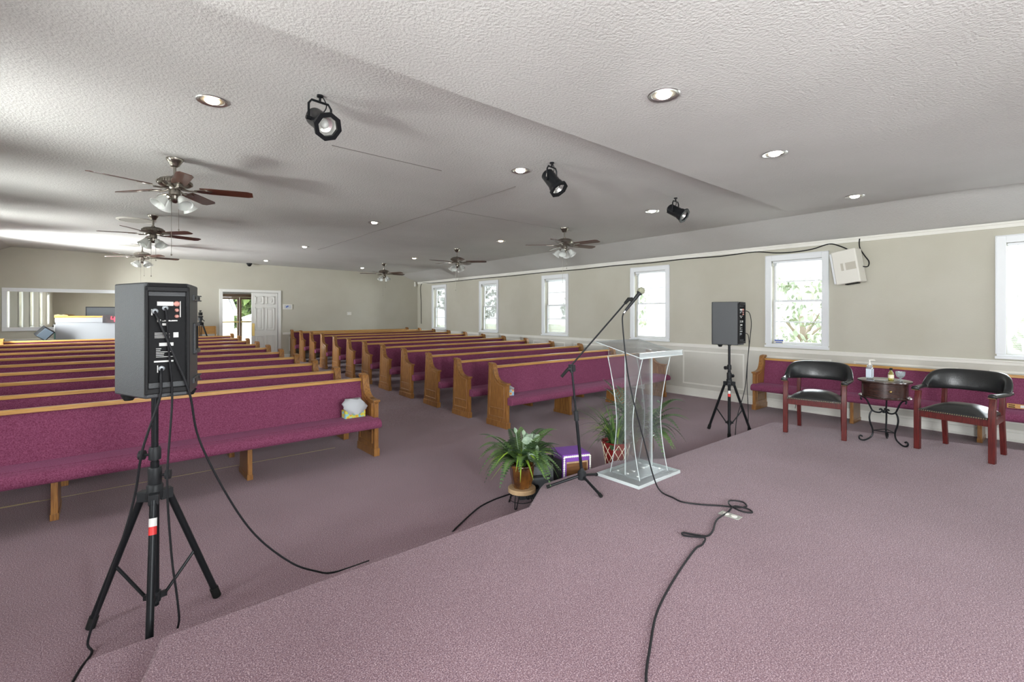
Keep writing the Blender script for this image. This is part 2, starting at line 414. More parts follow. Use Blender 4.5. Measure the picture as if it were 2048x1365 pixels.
# crown strip, chair rail, baseboard, wainscot frames on the right wall and far wall
def rails(name, Mx, u0, u1, frames, fl=0.0, crown=True, gaps=(), rail=True):
    b = MB(); b.M = Mx
    if crown:
        b.box(u0,u1,-.02,.0,WT-.075,WT-.005); b.box(u0,u1,-.035,0,WT-.03,WT)
    segs = [(u0,u1)]
    for g in gaps:
        segs = [s for a,c in segs for s in ([(a,g[0]),(g[1],c)] if a<g[0]<c else [(a,c)])]
    for a,c in segs:
        b.box(a,c,-.028,0,.985+fl,1.008+fl); b.box(a,c,-.016,0,.945+fl,.985+fl)
        b.box(a,c,-.018,0,-.02,.115+fl); b.box(a,c,-.012,0,.115+fl,.150+fl); b.box(a,c,-.024,0,-.02,.03+fl)
    for (p,q,z0,z1) in frames:
        w=.028
        for (a,c,e,f) in ((p,q,z1-w,z1),(p,q,z0,z0+w),(p,p+w,z0+w,z1-w),(q-w,q,z0+w,z1-w)):
            b.box(a,c,-.012,0,e,f)
    return struct(b.obj(name, M['wain'], bevel=.004))
fr = [(-4.97,-3.78,.225,.875)]
y = -3.475
for k in range(4):
    fr.append((y, y+1.03 if k==0 else y+1.16, .225, .875)); y += (1.32 if k==0 else 1.45)
y = -6.42
for k in range(7):
    fr.append((y, y+1.16, .225+fz(-y-.6), .875)); y -= 1.45
rails('trim_6', RM, -YF+.02, -YB-.02, fr)
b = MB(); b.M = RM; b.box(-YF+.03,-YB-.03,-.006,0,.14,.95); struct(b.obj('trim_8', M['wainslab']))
rails('trim_7', Matrix.Translation((0,YF,0)), XL+.02, XR-.04, [(4.12,5.3,.43,.87),(5.5,6.9,.43,.87),(7.1,8.4,.43,.87),(-.2,1.3,.43,.87)], fl=0, crown=False, gaps=[(2.2,3.93)])
b = MB(); b.box(3.92,XR-.04,YF-.02,YF,.2,.34)
b.box(XL+.02,2.23,YF-.02,YF,.2,.34)
struct(b.obj('baseboard_back', M['wain'], bevel=.004))

# ------------------------------------------------------------------ windows
def make_window(n, Mx_loc, rz, slats=False):
    r = sroot('window_%d' % n, Mx_loc, rz)
    W, Z0, Z1 = WW, WZ0, WZ1
    b = MB(); c = .085
    b.box(-W-c,-W,-.02,.012,Z0,Z1+c); b.box(W,W+c,-.02,.012,Z0,Z1+c); b.box(-W,W,-.02,.012,Z1,Z1+c)
    b.box(-W-.1,W+.1,-.045,.012,Z0-.06,Z0-.025); b.box(-W-c,W+c,-.02,.012,Z0-.025,Z0)
    b.box(-W-c-.012,-W-c,-.028,.0,Z0,Z1+c+.012); b.box(W+c,W+c+.012,-.028,.0,Z0,Z1+c+.012); b.box(-W-c-.012,W+c+.012,-.028,0,Z1+c,Z1+c+.012)
    b.obj('window_frame', M['wtrim'], r, bevel=.003)
    zm = (Z0+Z1)/2 + .02
    for k, (a, z, d) in enumerate(((Z0, zm+.02, .075), (zm-.02, Z1, .105))):
        b = MB(); e=.035
        b.box(-W,-W+e,d,d+.03,a,z); b.box(W-e,W,d,d+.03,a,z); b.box(-W+e,W-e,d,d+.03,a,a+e); b.box(-W+e,W-e,d,d+.03,z-e,z)
        mid = (a+z)/2
        b.box(-W+e,W-e,d+.006,d+.024,mid-.009,mid+.009)
        s = b.obj('sash', M['wtrim'], r, bevel=.002)
        b = MB(); b.box(-W+e,W-e,d+.013,d+.017,a+e,z-e); b.obj('pane', M['glass'], s, flat=True)
    return r
def make_blind(loc, rz, label, lower):
    t = thing('window_blind', label, 'blind', loc, rz, 'raised blinds in the windows')
    W = WW-.008
    b = MB(); b.box(-W,W,.022,.062,WZ1-.035,WZ1-.002); b.obj('headrail', M['wtrim'], t, bevel=.002)
    b = MB()
    n = 10; z = WZ1-.04
    zs = [z-.004*k for k in range(n)]
    if lower:
        zs = [z-.021*k for k in range(int((WZ1-.06-WZ0)/.021))]
    for q in zs: b.box(-W+.005,W-.005,.03,.052,q-.0012,q)
    b.obj('slats', M['wtrim'], t, flat=True)
    b = MB(); b.tube([(-W+.09,.028,WZ1-.03),(-W+.09,.027,WZ1-.75)], .0035, 6); b.obj('wand', M['whitepl'], t)
    return t
ordr = ['nearest the camera at the right edge','above the long bench against the wall','just behind the microphone','third from the stage','second from the far corner','closest to the far corner']
for i, c in enumerate(RW):
    make_window(i+1, (XR,c,0), -PI/2)
    make_blind((XR,c,0), -PI/2, 'white blind in right-wall window '+ordr[i], i == 0)
for i, c in enumerate(LW): make_window(i+7, (XL,c,0), PI/2)
for i, c in enumerate(FW): make_window(i+13, (c,YB,0), PI)  # added windows behind the camera, out of view

# ------------------------------------------------------------------ far door, vestibule, outside
FZ = .203
r = sroot('door_1')
b = MB()
b.box(DX0-.085,DX0,YF-.022,YF+.14,FZ,DZ+.08); b.box(DX1,DX1+.085,YF-.022,YF+.14,FZ,DZ+.08); b.box(DX0,DX1,YF-.022,YF+.14,DZ,DZ+.08)
b.obj('door_frame', M['trim'], r, bevel=.004)
def door_leaf(x0, x1, M4=None, nm='door_leaf'):
    b = MB()
    if M4 is not None: b.M = M4
    z0, z1 = FZ+.008, DZ-.004
    b.box(x0,x1,.02,.055,z0,z1)
    w = x1-x0
    for (pa,pb) in ((.13,.45),(.55,.87)):
        for (za,zb) in ((.08,.36),(.44,.78),(.83,.95)):
            X0,X1 = x0+w*pa, x0+w*pb; Z0,Z1 = z0+(z1-z0)*za, z0+(z1-z0)*zb
            t=.026
            for (a,c,e,f) in ((X0,X1,Z1-t,Z1),(X0,X1,Z0,Z0+t),(X0,X0+t,Z0,Z1),(X1-t,X1,Z0,Z1)):
                b.box(a,c,.000,.02,e,f); b.box(a,c,.055,.075,e,f)
            b.box(X0+.065,X1-.065,.006,.02,Z0+.065,Z1-.065)
    return b.obj(nm, M['trim'], r, bevel=.003)
lf = door_leaf(3.085, DX1-.004, Matrix.Translation((0,YF,0)))
b = MB(); b.box(3.095,3.165,YF+.014,YF+.02,.93,1.30); b.obj('push_plate', M['brass'], lf)
Mx = Matrix.Translation((DX0+.01,YF+.13,0)) @ Matrix.Rotation(math.radians(93),4,'Z')
door_leaf(0, .71, Mx)
# vestibule shell
VX0, VX1, VY = 1.3, 4.4, 17.35
b = MB(); b.box(VX0-.1,VX0,YF+.14,VY+.1,-.1,3.0); b.box(VX1,VX1+.1,YF+.14,VY+.1,-.1,3.0); b.box(VX0,VX1,YF+.14,VY+.1,2.75,2.85)
b.box(VX0,2.15,VY,VY+.1,-.1,2.8); b.box(3.98,VX1,VY,VY+.1,-.1,2.8); b.box(2.15,3.98,VY,VY+.1,2.22,2.8)
struct(b.obj('wall_vestibule', M['trim'], flat=True))
r2 = sroot('door_2')
b = MB()
b.box(2.15,3.98,VY-.02,VY+.06,2.12,2.22); b.box(2.15,2.2,VY-.02,VY+.06,FZ,2.12); b.box(3.93,3.98,VY-.02,VY+.06,FZ,2.12)
b.obj('door_frame', M['brownframe'], r2)
for (x0,x1) in ((2.205,3.062),(3.07,3.925)):
    b = MB(); e=.06
    b.box(x0,x0+e,VY,VY+.04,FZ+.01,2.115); b.box(x1-e,x1,VY,VY+.04,FZ+.01,2.115); b.box(x0+e,x1-e,VY,VY+.04,2.05,2.115); b.box(x0+e,x1-e,VY,VY+.04,FZ+.01,FZ+.12)
    lf = b.obj('door_leaf', M['brownframe'], r2)
    b = MB(); b.box(x0+e,x1-e,VY+.016,VY+.022,FZ+.12,2.05); b.obj('pane', M['glass'], lf, flat=True)
    b = MB(); b.box(x0+.02,x1-.02,VY-.06,VY-.025,1.30,1.345); b.box(x0+.02,x0+.05,VY-.03,VY,1.30,1.345); b.box(x1-.05,x1-.02,VY-.03,VY,1.30,1.345); b.obj('push_bar', M['brass'], lf)
# outside: lawn, neighbouring house, trees
b = MB(); b.box(-60,60,-40,70,-.6,-.35)
struct(b.obj('ground', M['grass'], flat=True))
t = thing('neighbour_house', 'white gabled house outside beyond the glass entrance doors', 'house', (0,23,-.35))
b = MB(); b.prism([(-6,0,0),(3.86,0,0),(3.86,0,2.0),(3.58,0,2.75),(2.6,0,4.4),(-6,0,4.4)], (0,3,0)); b.obj('wall', M['house'], t)
b = MB(); b.prism([(3.95,-.2,1.85),(3.99,-.2,1.95),(3.66,-.2,2.85),(2.7,-.2,4.6),(-6.2,-.2,4.6),(-6.2,-.2,4.5),(2.64,-.2,4.5),(3.6,-.2,2.8)], (0,3.4,0)); b.obj('roof', M['house'], t)
b = MB(); b.box(.0,8,17.46,22.9,-.36,-.33); struct(b.obj('ground_path', M['house'], flat=True))
t = thing('garden_shed', 'low white shed right of the house outside the glass doors', 'shed', (5.35,24.6,-.35))
b = MB(); b.box(-.62,1.2,0,1.5,0,1.7); b.obj('wall', M['house'], t)
b = MB(); b.prism([(-.75,-.15,1.7),(1.3,-.15,1.7),(1.3,-.15,2.3),(.45,-.15,2.15)], (0,1.8,0)); b.obj('roof', M['house'], t)
def tree(loc, h, rad, label, nleaf=900, seed=1, cat='tree', mat='leaf', ls=1.0):
    rnd = random.Random(seed)
    t = thing('tree', label, cat, loc, 0, 'trees outside')
    b = MB(); b.tube([(0,0,0),(.1,.05,h*.3),(0,.1,h*.62)], [.16,.12,.06], 8)
    for k in range(5):
        a = k*1.3; b.tube([(0,.05,h*.35),(rad*.5*math.cos(a),rad*.5*math.sin(a),h*.65)], [.06,.02], 6)
    b.obj('trunk', M['bark'], t)
    b = MB()
    for k in range(nleaf):
        u = rnd.random(); a = rnd.random()*2*PI; q = rnd.uniform(-1,1); rr = rad*(.45+.55*u**.5)
        p = Vector((rr*math.sqrt(1-q*q)*math.cos(a), rr*math.sqrt(1-q*q)*math.sin(a), h*.64+q*h*.36))
        e = Euler((rnd.uniform(0,6),rnd.uniform(0,6),rnd.uniform(0,6))).to_matrix(); s = rnd.uniform(.08,.17)*ls
        b.add([p+e@Vector(v)*s for v in ((-1,0,0),(0,-.55,.1),(1,0,0),(0,.55,.1))], [(0,1,2,3)])
    b.obj('foliage', M[mat], t, flat=True)
    return t
tree((15.5,22.0,-.35), 5.5, 2.6, 'leafy tree outside the window closest to the far corner', 1600, 1)
tree((17.5,14.0,-.35), 3.4, 2.2, 'tree outside the second window from the far corner', 900, 2)
tree((19.5,9.2,-.35), 4.2, 2.0, 'tree outside the third window from the far corner', 800, 3)
tree((17,5.6,-.35), 3.0, 1.8, 'shrubby tree outside the window behind the microphone', 700, 4)
tree((15.5,2.6,-.35), 2.6, 1.6, 'shrubby tree outside the window above the long bench', 600, 5)
tree((13.5,-.6,-.35), 2.4, 1.4, 'shrubby tree outside the window at the right edge', 700, 6)
tree((6.0,34,-.35), 4.6, 2.6, 'bright green tree behind the house seen through the glass doors', 2600, 8, mat='leaf2', ls=2.6)

# ------------------------------------------------------------------ pews
PROF = [(.45,0),(.447,.10),(.412,.845),(.405,.868),(.388,.884),(.335,.886),(.306,.874),(.289,.850),(.279,.80),(.264,.745),(.24,.695),(.20,.658),(.14,.638),(.07,.630),(-.006,.626),(-.006,.592),(0,.585),(0,0)]
CAP = [(.405,.868),(.388,.886),(.335,.888),(.306,.876),(.288,.850),(.278,.80),(.263,.745),(.239,.695),(.199,.658),(.14,.638),(.07,.630),(-.012,.626)]
def offset_curve(c, d):
    out = []
    for i, p in enumerate(c):
        a = c[max(i-1,0)]; q = c[min(i+1,len(c)-1)]
        t = Vector((q[0]-a[0], q[1]-a[1])).normalized()
        out.append((p[0]+t.y*d, p[1]-t.x*d))
    return out
def make_pew(label, L, loc, rz=0, rx=0, group=None):
    t = thing('pew', label, 'pew', loc, rz, group, rx)
    for side, x0 in ((0, 0), (1, L-.05)):
        b = MB(); b.prism([(x0,y,z) for y,z in PROF], (.05,0,0))
        b.box(x0-.008,x0+.058,-.012,.458,0,.085)
        ep = b.obj('end_panel', M['oak'], t, bevel=.003)
        b = MB(); oc = offset_curve(CAP, -.016)
        poly = CAP + oc[::-1]
        n = len(CAP)
        vs = [(x0-.012,y,z) for y,z in poly] + [(x0+.062,y,z) for y,z in poly]
        fs = []
        for i in range(n-1):
            j0, j1 = 2*n-1-i, 2*n-2-i; m = 2*n
            fs += [(i,i+1,j1,j0),(m+i+1,m+i,m+j0,m+j1),(i+1,i,m+i,m+i+1),(j0,j1,m+j1,m+j0)]
        fs += [(0,2*n-1,4*n-1,2*n),(n-1,2*n+n-1,2*n+n,n)]
        b.add(vs, fs)
        # rolled scroll at the top rear and nose of the arm
        b.tube([(x0-.012,.392,.872),(x0+.062,.392,.872)], .022, 12)
        b.tube([(x0-.012,-.006,.616),(x0+.062,-.006,.616)], .014, 10)
        b.obj('arm_cap', M['oak'], ep, bevel=.003)
        b = MB()
        inner = [(.39,.14),(.375,.60),(.352,.79),(.335,.82),(.315,.80),(.295,.73),(.265,.66),(.21,.612),(.15,.590),(.06,.58),(.055,.14)]
        for xx in (x0-.001, x0+.051):
            for i in range(len(inner)):
                p, q = inner[i], inner[(i+1) % len(inner)]
                b.tube([(xx,p[0],p[1]),(xx,q[0],q[1])], .008, 6)
            b.tube([(xx,.392,.26),(xx,.055,.26)], .008, 6)
        b.obj('panel_moulding', M['oak'], ep)
    b = MB()
    sp = [(.36,.345),(.36,.417),(.2,.437),(.06,.440),(-.001,.437),(-.001,.33)]
    b.prism([(.0505,y,z) for y,z in sp], (L-.101,0,0))
    nose = [(-.0015,.33),(-.0015,.437),(-.05,.432),(-.085,.420),(-.106,.397),(-.112,.370),(-.106,.345),(-.09,.33)]
    b.prism([(.008,y,z) for y,z in nose], (L-.016,0,0))
    b.obj('seat', M['fabric'], t, bevel=.012, seg=3)
    b = MB(); b.prism([(.0505,y,z) for y,z in ((.30,.39),(.372,.815),(.398,.815),(.375,.39))], (L-.101,0,0)); b.obj('backrest', M['fabric'], t, bevel=.006)
    b = MB(); b.prism([(.0505,y,z) for y,z in ((.352,.806),(.352,.833),(.36,.840),(.41,.840),(.415,.833),(.41,.806))], (L-.101,0,0)); b.obj('top_rail', M['oakrail'], t, bevel=.003)
    for f in (.346, .682):
        b = MB(); x = L*f
        b.prism([(x-.021,y,z) for y,z in ((.07,0),(.07,.332),(.37,.40),(.40,.40),(.42,0))], (.042,0,0))
        b.box(x-.026,x+.026,.062,.43,0,.05)
        b.obj('support_leg', M['oak'], t, bevel=.003)
    return t
ROWS = [5.03+.9165*i for i in range(12)]
nth = ['front','second','third','fourth','fifth','sixth','seventh','eighth','ninth','tenth','eleventh','last']
LP0, LL = -1.75, 4.015
RP0, RL = 4.125, 3.94
def slope(y): return math.atan(.0271) if 6.1 < y < 13.4 else 0
lab = lambda side, i, n: ('%s pew of the %s block, burgundy seat, %s' % (nth[i] if i < n-1 else 'rearmost', side, 'closest to the stage' if i == 0 else ('against the far wall' if side == 'right' and i == n-1 else ('before the sound booth' if i == n-1 else 'counted from the stage'))))
pl = make_pew(lab('left',0,10), LL, (LP0,ROWS[0]-.055,0), rz=math.radians(.78), group='pews of the left block')
pr = make_pew(lab('right',0,12), RL, (RP0,ROWS[0],0), group='pews of the right block')
for i in range(1,12):
    y = ROWS[i]
    if i < 10: dup(pl, (LP0,y,fz(y)), rz=0, rx=slope(y), label=lab('left',i,10))
    dup(pr, (RP0,y,fz(y)), rx=slope(y), label=lab('right',i,12))
BX = 8.105
dup(pr, (BX,3.445,0), rz=-PI/2, rx=0, label='long burgundy pew against the window wall behind the armchairs', group=None)

# ------------------------------------------------------------------ ceiling fans
def make_fan(loc, ang, label):
    t = thing('ceiling_fan', label, 'ceiling fan', loc, 0, 'ceiling fans')
    b = MB(); b.lathe([(.072,0),(.072,-.012),(.060,-.03),(.045,-.055),(.036,-.075),(.02,-.08)], 24); b.obj('canopy', M['nickel'], t)
    b = MB(); b.lathe([(.012,-.075),(.012,-.16),(.024,-.165),(.024,-.185)], 14); b.obj('downrod', M['nickel'], t)
    b = MB()
    b.lathe([(.03,-.182),(.09,-.19),(.125,-.205),(.14,-.225),(.142,-.245),(.13,-.262),(.10,-.278),(.06,-.287),(.055,-.30)], 36)
    for k in range(36):
        a = 2*PI*k/36; b.tube([(.141*math.cos(a),.141*math.sin(a),-.222),(.143*math.cos(a),.143*math.sin(a),-.248)], .005, 5)
    b.obj('motor_housing', M['nickel'], t)
    for k in range(5):
        a = math.radians(ang+72*k)
        b = MB(); b.M = Matrix.Rotation(a,4,'Z') @ Matrix.Translation((0,0,-.292)) @ Matrix.Rotation(math.radians(-11),4,'X')
        out = [(.21,-.055),(.30,-.062),(.62,-.066),(.665,-.045),(.665,.045),(.62,.066),(.30,.062),(.21,.055)]
        b.prism([(x,y,0) for x,y in out], (0,0,.007))
        bl = b.obj('blade', M['blade'], t)
        b = MB(); b.M = Matrix.Rotation(a,4,'Z') @ Matrix.Translation((0,0,-.292))
        b.tube([(.06,0,.0),(.12,0,-.012),(.18,.0,-.012)], [.012,.009,.01], 8)
        b.M = b.M @ Matrix.Rotation(math.radians(-11),4,'X')
        b.prism([(x,y,-.008) for x,y in ((.16,-.012),(.22,-.036),(.29,-.02),(.31,0),(.29,.02),(.22,.036),(.16,.012))], (0,0,.007))
        b.obj('blade_iron', M['nickel'], bl)
    b = MB(); b.lathe([(.045,-.30),(.05,-.315),(.05,-.35),(.036,-.362),(.034,-.39),(.042,-.40),(.03,-.42),(.008,-.43)], 20)
    for k in range(4):
        a = PI/2*k+.5; b.tube([(.03*math.cos(a),.03*math.sin(a),-.375),(.07*math.cos(a),.07*math.sin(a),-.365),(.088*math.cos(a),.088*math.sin(a),-.385)], .009, 8)
    b.obj('light_kit', M['nickel'], t)
    for k in range(4):
        a = PI/2*k+.5
        b = MB(); b.M = Matrix.Rotation(a,4,'Z') @ Matrix.Translation((.086,0,-.38)) @ Matrix.Rotation(math.radians(-38),4,'Y')
        b.lathe([(.022,0),(.032,-.012),(.042,-.04),(.050,-.075),(.062,-.105),(.068,-.115),(.064,-.115),(.046,-.075),(.036,-.035),(.02,-.006)], 20, cap=False)
        b.obj('glass_shade', M['frost'], t)
    for (x,y,l) in ((.03,-.02,.28),(-.025,.02,.52)):
        b = MB(); b.tube([(x,y,-.40),(x,y,-.40-l)], .0022, 6); b.lathe([(.002,0)]*2, 6) if False else None
        b.ball((x,y,-.41-l), .008, sz=1.3); b.obj('pull_chain', M['nickel'], t)
    return t
FAN = [(.44,5.61,-16,'ceiling fan over the left pews nearest the stage'),(.44,9.03,21,'middle ceiling fan of the three over the left pews'),(.44,12.85,10,'farthest ceiling fan over the left pews near the far wall'),
       (5.9,5.63,-8,'ceiling fan over the right pews nearest the stage'),(5.9,8.96,30,'middle ceiling fan of the three over the right pews'),(5.93,12.81,5,'farthest ceiling fan over the right pews by the far corner')]
for x,y,a,l in FAN: make_fan((x,y,cz(x,y)), a, l)

# ------------------------------------------------------------------ recessed lights
def make_can(loc, warm, label):
    t = thing('recessed_light', label, 'ceiling light', loc, 0, 'recessed ceiling lights')
    b = MB(); b.lathe([(.098,0),(.10,-.004),(.096,-.009),(.078,-.006),(.072,.0)], 32, cap=False); b.obj('trim_ring', M['silver'], t)
    b = MB(); b.lathe([(.072,-.001),(.07,-.0015)], 28); b.obj('reflector', M['cantrim'], t)
    b = MB(); b.ball((0,0,-.004), .047, sz=.42, seg=18, rings=10); b.obj('bulb', M['bulbw' if warm else 'bulb'], t)
    return t
CANS = [(.52,3.90,1,'leftmost ceiling light, near the first spotlight'),(3.22,3.70,0,'ceiling light between first and second spotlights'),(5.90,3.90,0,'ceiling light beside the third spotlight'),
        (3.22,7.32,0,'ceiling light over the centre aisle, second row from the stage'),(5.93,7.42,1,'warm ceiling light between the two nearer right-hand fans'),
        (3.19,10.92,0,'ceiling light over the centre aisle, third row from the stage'),(5.98,11.1,1,'warm ceiling light between the two farther right-hand fans'),
        (3.19,14.4,0,'ceiling light over the centre aisle before the doors'),(5.94,14.4,0,'ceiling light by the far wall beyond the right-hand fans'),(.50,7.4,1,'ceiling light hidden behind the shades of the nearest left fan'),(.46,11.19,0,'ceiling light shining through the middle left fan')]
for x,y,w,l in CANS: make_can((x,y,cz(x,y)-.0005), w, l)
for x,l in ((2.685,'largest stage ceiling light, left of three over the stage'),(4.42,'middle of three ceiling lights over the stage'),(6.76,'ceiling light over the stage by the armchairs')):
    make_can((x,1.69,2.9995), 0, l)
for x,y,l in ((.25,9.68,'round white ceiling vent behind the middle left fan'),(.26,13.3,'round white ceiling vent behind the farthest left fan')):
    t = thing('ceiling_vent', l, 'vent', (x,y,cz(x,y)), 0, 'round ceiling vents')
    b = MB(); b.lathe([(.25,0),(.25,-.012),(.225,-.022),(.21,-.02),(.21,0)], 36, cap=False); b.obj('rim', M['whitepl'], t)
    b = MB(); b.lathe([(.21,-.001),(.2,-.012),(.0,-.013)], 36); b.obj('backing', M['steel'], t)
    b = MB()
    for k in range(9):
        yy = -.16+.04*k; w = math.sqrt(.2**2-yy*yy); b.box(-w,w,yy-.006,yy+.006,-.02,-.012)
    b.obj('slats', M['whitepl'], t)

# ------------------------------------------------------------------ stage spotlights
def make_spot(loc, d, label):
    t = thing('stage_spotlight', label, 'spotlight', loc, 0, 'black stage spotlights')
    d = Vector(d).normalized(); c = Vector((0,0,-.175))
    sx = d.cross(Vector((0,0,1))).normalized()
    b = MB(); b.lathe([(.022,0),(.022,-.012),(.008,-.014),(.008,-.045)], 14); b.obj('mount', M['blackmetal'], t)
    b = MB(); h = .078
    pts = [c+sx*h, c+sx*h+Vector((0,0,.10)), c+sx*(h*.75)+Vector((0,0,.128)), c-sx*(h*.75)+Vector((0,0,.128)), c-sx*h+Vector((0,0,.10)), c-sx*h]
    b.tube(pts, .008, 8)
    b.tube([c-sx*(h+.018), c-sx*(h-.02)], .013, 12); b.tube([c+sx*(h+.018), c+sx*(h-.02)], .013, 12)
    b.obj('yoke', M['blackmetal'], t)
    q = d.to_track_quat('Z','Y').to_matrix().to_4x4()
    MX = Matrix.Translation(c) @ q
    b = MB(); b.M = MX
    b.lathe([(.0,-.105),(.05,-.105),(.064,-.09),(.066,.06),(.074,.075),(.074,.12),(.07,.12),(.066,.08),(.055,.05),(.05,.02),(0,.02)], 28, cap=False)
    can = b.obj('can', M['blackmetal'], t)
    b = MB(); b.M = MX; b.lathe([(.066,.118),(.05,.088),(.0,.07)], 24, cap=False); b.obj('reflector', M['reflect'], can)
    b = MB(); b.M = MX; b.lathe([(.066,.118),(.094,.118),(.096,.128),(.096,.142),(.066,.142),(.066,.118)], 8, cap=False); b.obj('gel_frame', M['blackmetal'], t, ang=20)
    b = MB(); b.M = MX; b.ball((0,0,.085), .026); b.obj('lamp', M['frost'], t)
    b = MB(); b.tube(smooth_path([(.02,.01,0),(.05,.02,-.05),(.03,.03,-.10),c-d*.12]), .004, 6); b.obj('power_cord', M['cord'], t)
    return t
make_spot((1.075,3.33,cz(1.075,3.33)), (.10,-.84,-.52), 'stage spotlight nearest the camera, left of the three')
make_spot((3.29,3.31,cz(3.29,3.31)), (.10,-.62,-.78), 'middle stage spotlight hanging right of a ceiling light')
make_spot((5.48,3.28,cz(5.48,3.28)), (.06,-.83,-.52), 'smallest stage spotlight, right of the three')

# ------------------------------------------------------------------ PA speakers on tripods
def make_stand(loc, legs, label, hub=.667, top=1.184, sticker=True):
    t = thing('speaker_stand', label, 'speaker stand', loc, 0, 'black tripod speaker stands')
    b = MB(); b.lathe([(.019,.10),(.019,.84)], 18); b.obj('lower_tube', M['blackmetal'], t)
    b = MB(); b.lathe([(.0155,.80),(.0155,top)], 18); b.obj('upper_pole', M['blackmetal'], t)
    b = MB(); b.lathe([(.028,.72),(.030,.73),(.030,.80),(.027,.81)], 18); b.lathe([(.027,.85),(.027,.90),(.022,.915)], 18)
    b.obj('collar', M['black'], t)
    for (z,a) in ((.765,-.3),(.875,2.7)):
        b = MB(); b.tube([(.02*math.cos(a),.02*math.sin(a),z),(.05*math.cos(a),.05*math.sin(a),z)], .007, 8)
        b.tube([(.045*math.cos(a),.045*math.sin(a),z),(.068*math.cos(a),.068*math.sin(a),z)], .024, 14); b.obj('knob', M['black'], t)
    b = MB(); b.lathe([(.034,hub-.02),(.036,hub-.01),(.036,hub+.05),(.03,hub+.06)], 18)
    for a in legs: b.M = Matrix.Rotation(a,4,'Z'); b.box(.02,.075,-.022,.022,hub-.03,hub+.022)
    b.obj('hub', M['black'], t, bevel=.003)
    b = MB(); b.lathe([(.026,.12),(.026,.17)], 16)
    for a in legs: b.M = Matrix.Rotation(a,4,'Z'); b.box(.015,.05,-.012,.012,.13,.155)
    b.obj('brace_collar', M['black'], t)
    for i, a in enumerate(legs):
        R = legs[a]
        b = MB(); b.M = Matrix.Rotation(a,4,'Z'); b.tube([(.062,0,hub-.008),(R-.008,0,.035)], .0165, 14)
        lg = b.obj('leg', M['blackmetal'], t)
        b = MB(); b.M = Matrix.Rotation(a,4,'Z'); b.tube([(R-.018,0,.06),(R,0,.004)], .021, 14); b.obj('rubber_foot', M['rubber'], lg)
        b = MB(); b.M = Matrix.Rotation(a,4,'Z'); k = .45; mx = .062+(R-.07)*(1-k)+.0; mz = (hub-.008)*k+.035*(1-k)
        b.tube([(.045,0,.143),(mx,0,mz)], .008, 8); b.obj('brace', M['blackmetal'], t)
    if sticker:
        a = list(legs)[-1]; R = legs[a]; L0 = Vector((.062,0,hub-.008)); L1 = Vector((R-.008,0,.035)); u = (L1-L0)
        for nm, m, f0, f1 in (('brand_sticker','mark',.13,.19),('brand_sticker','red',.19,.25)):
            b = MB(); b.M = Matrix.Rotation(a,4,'Z'); b.tube([L0+u*f0, L0+u*f1], .0172, 14, cap=False); b.obj(nm, M[m], t)
    return t
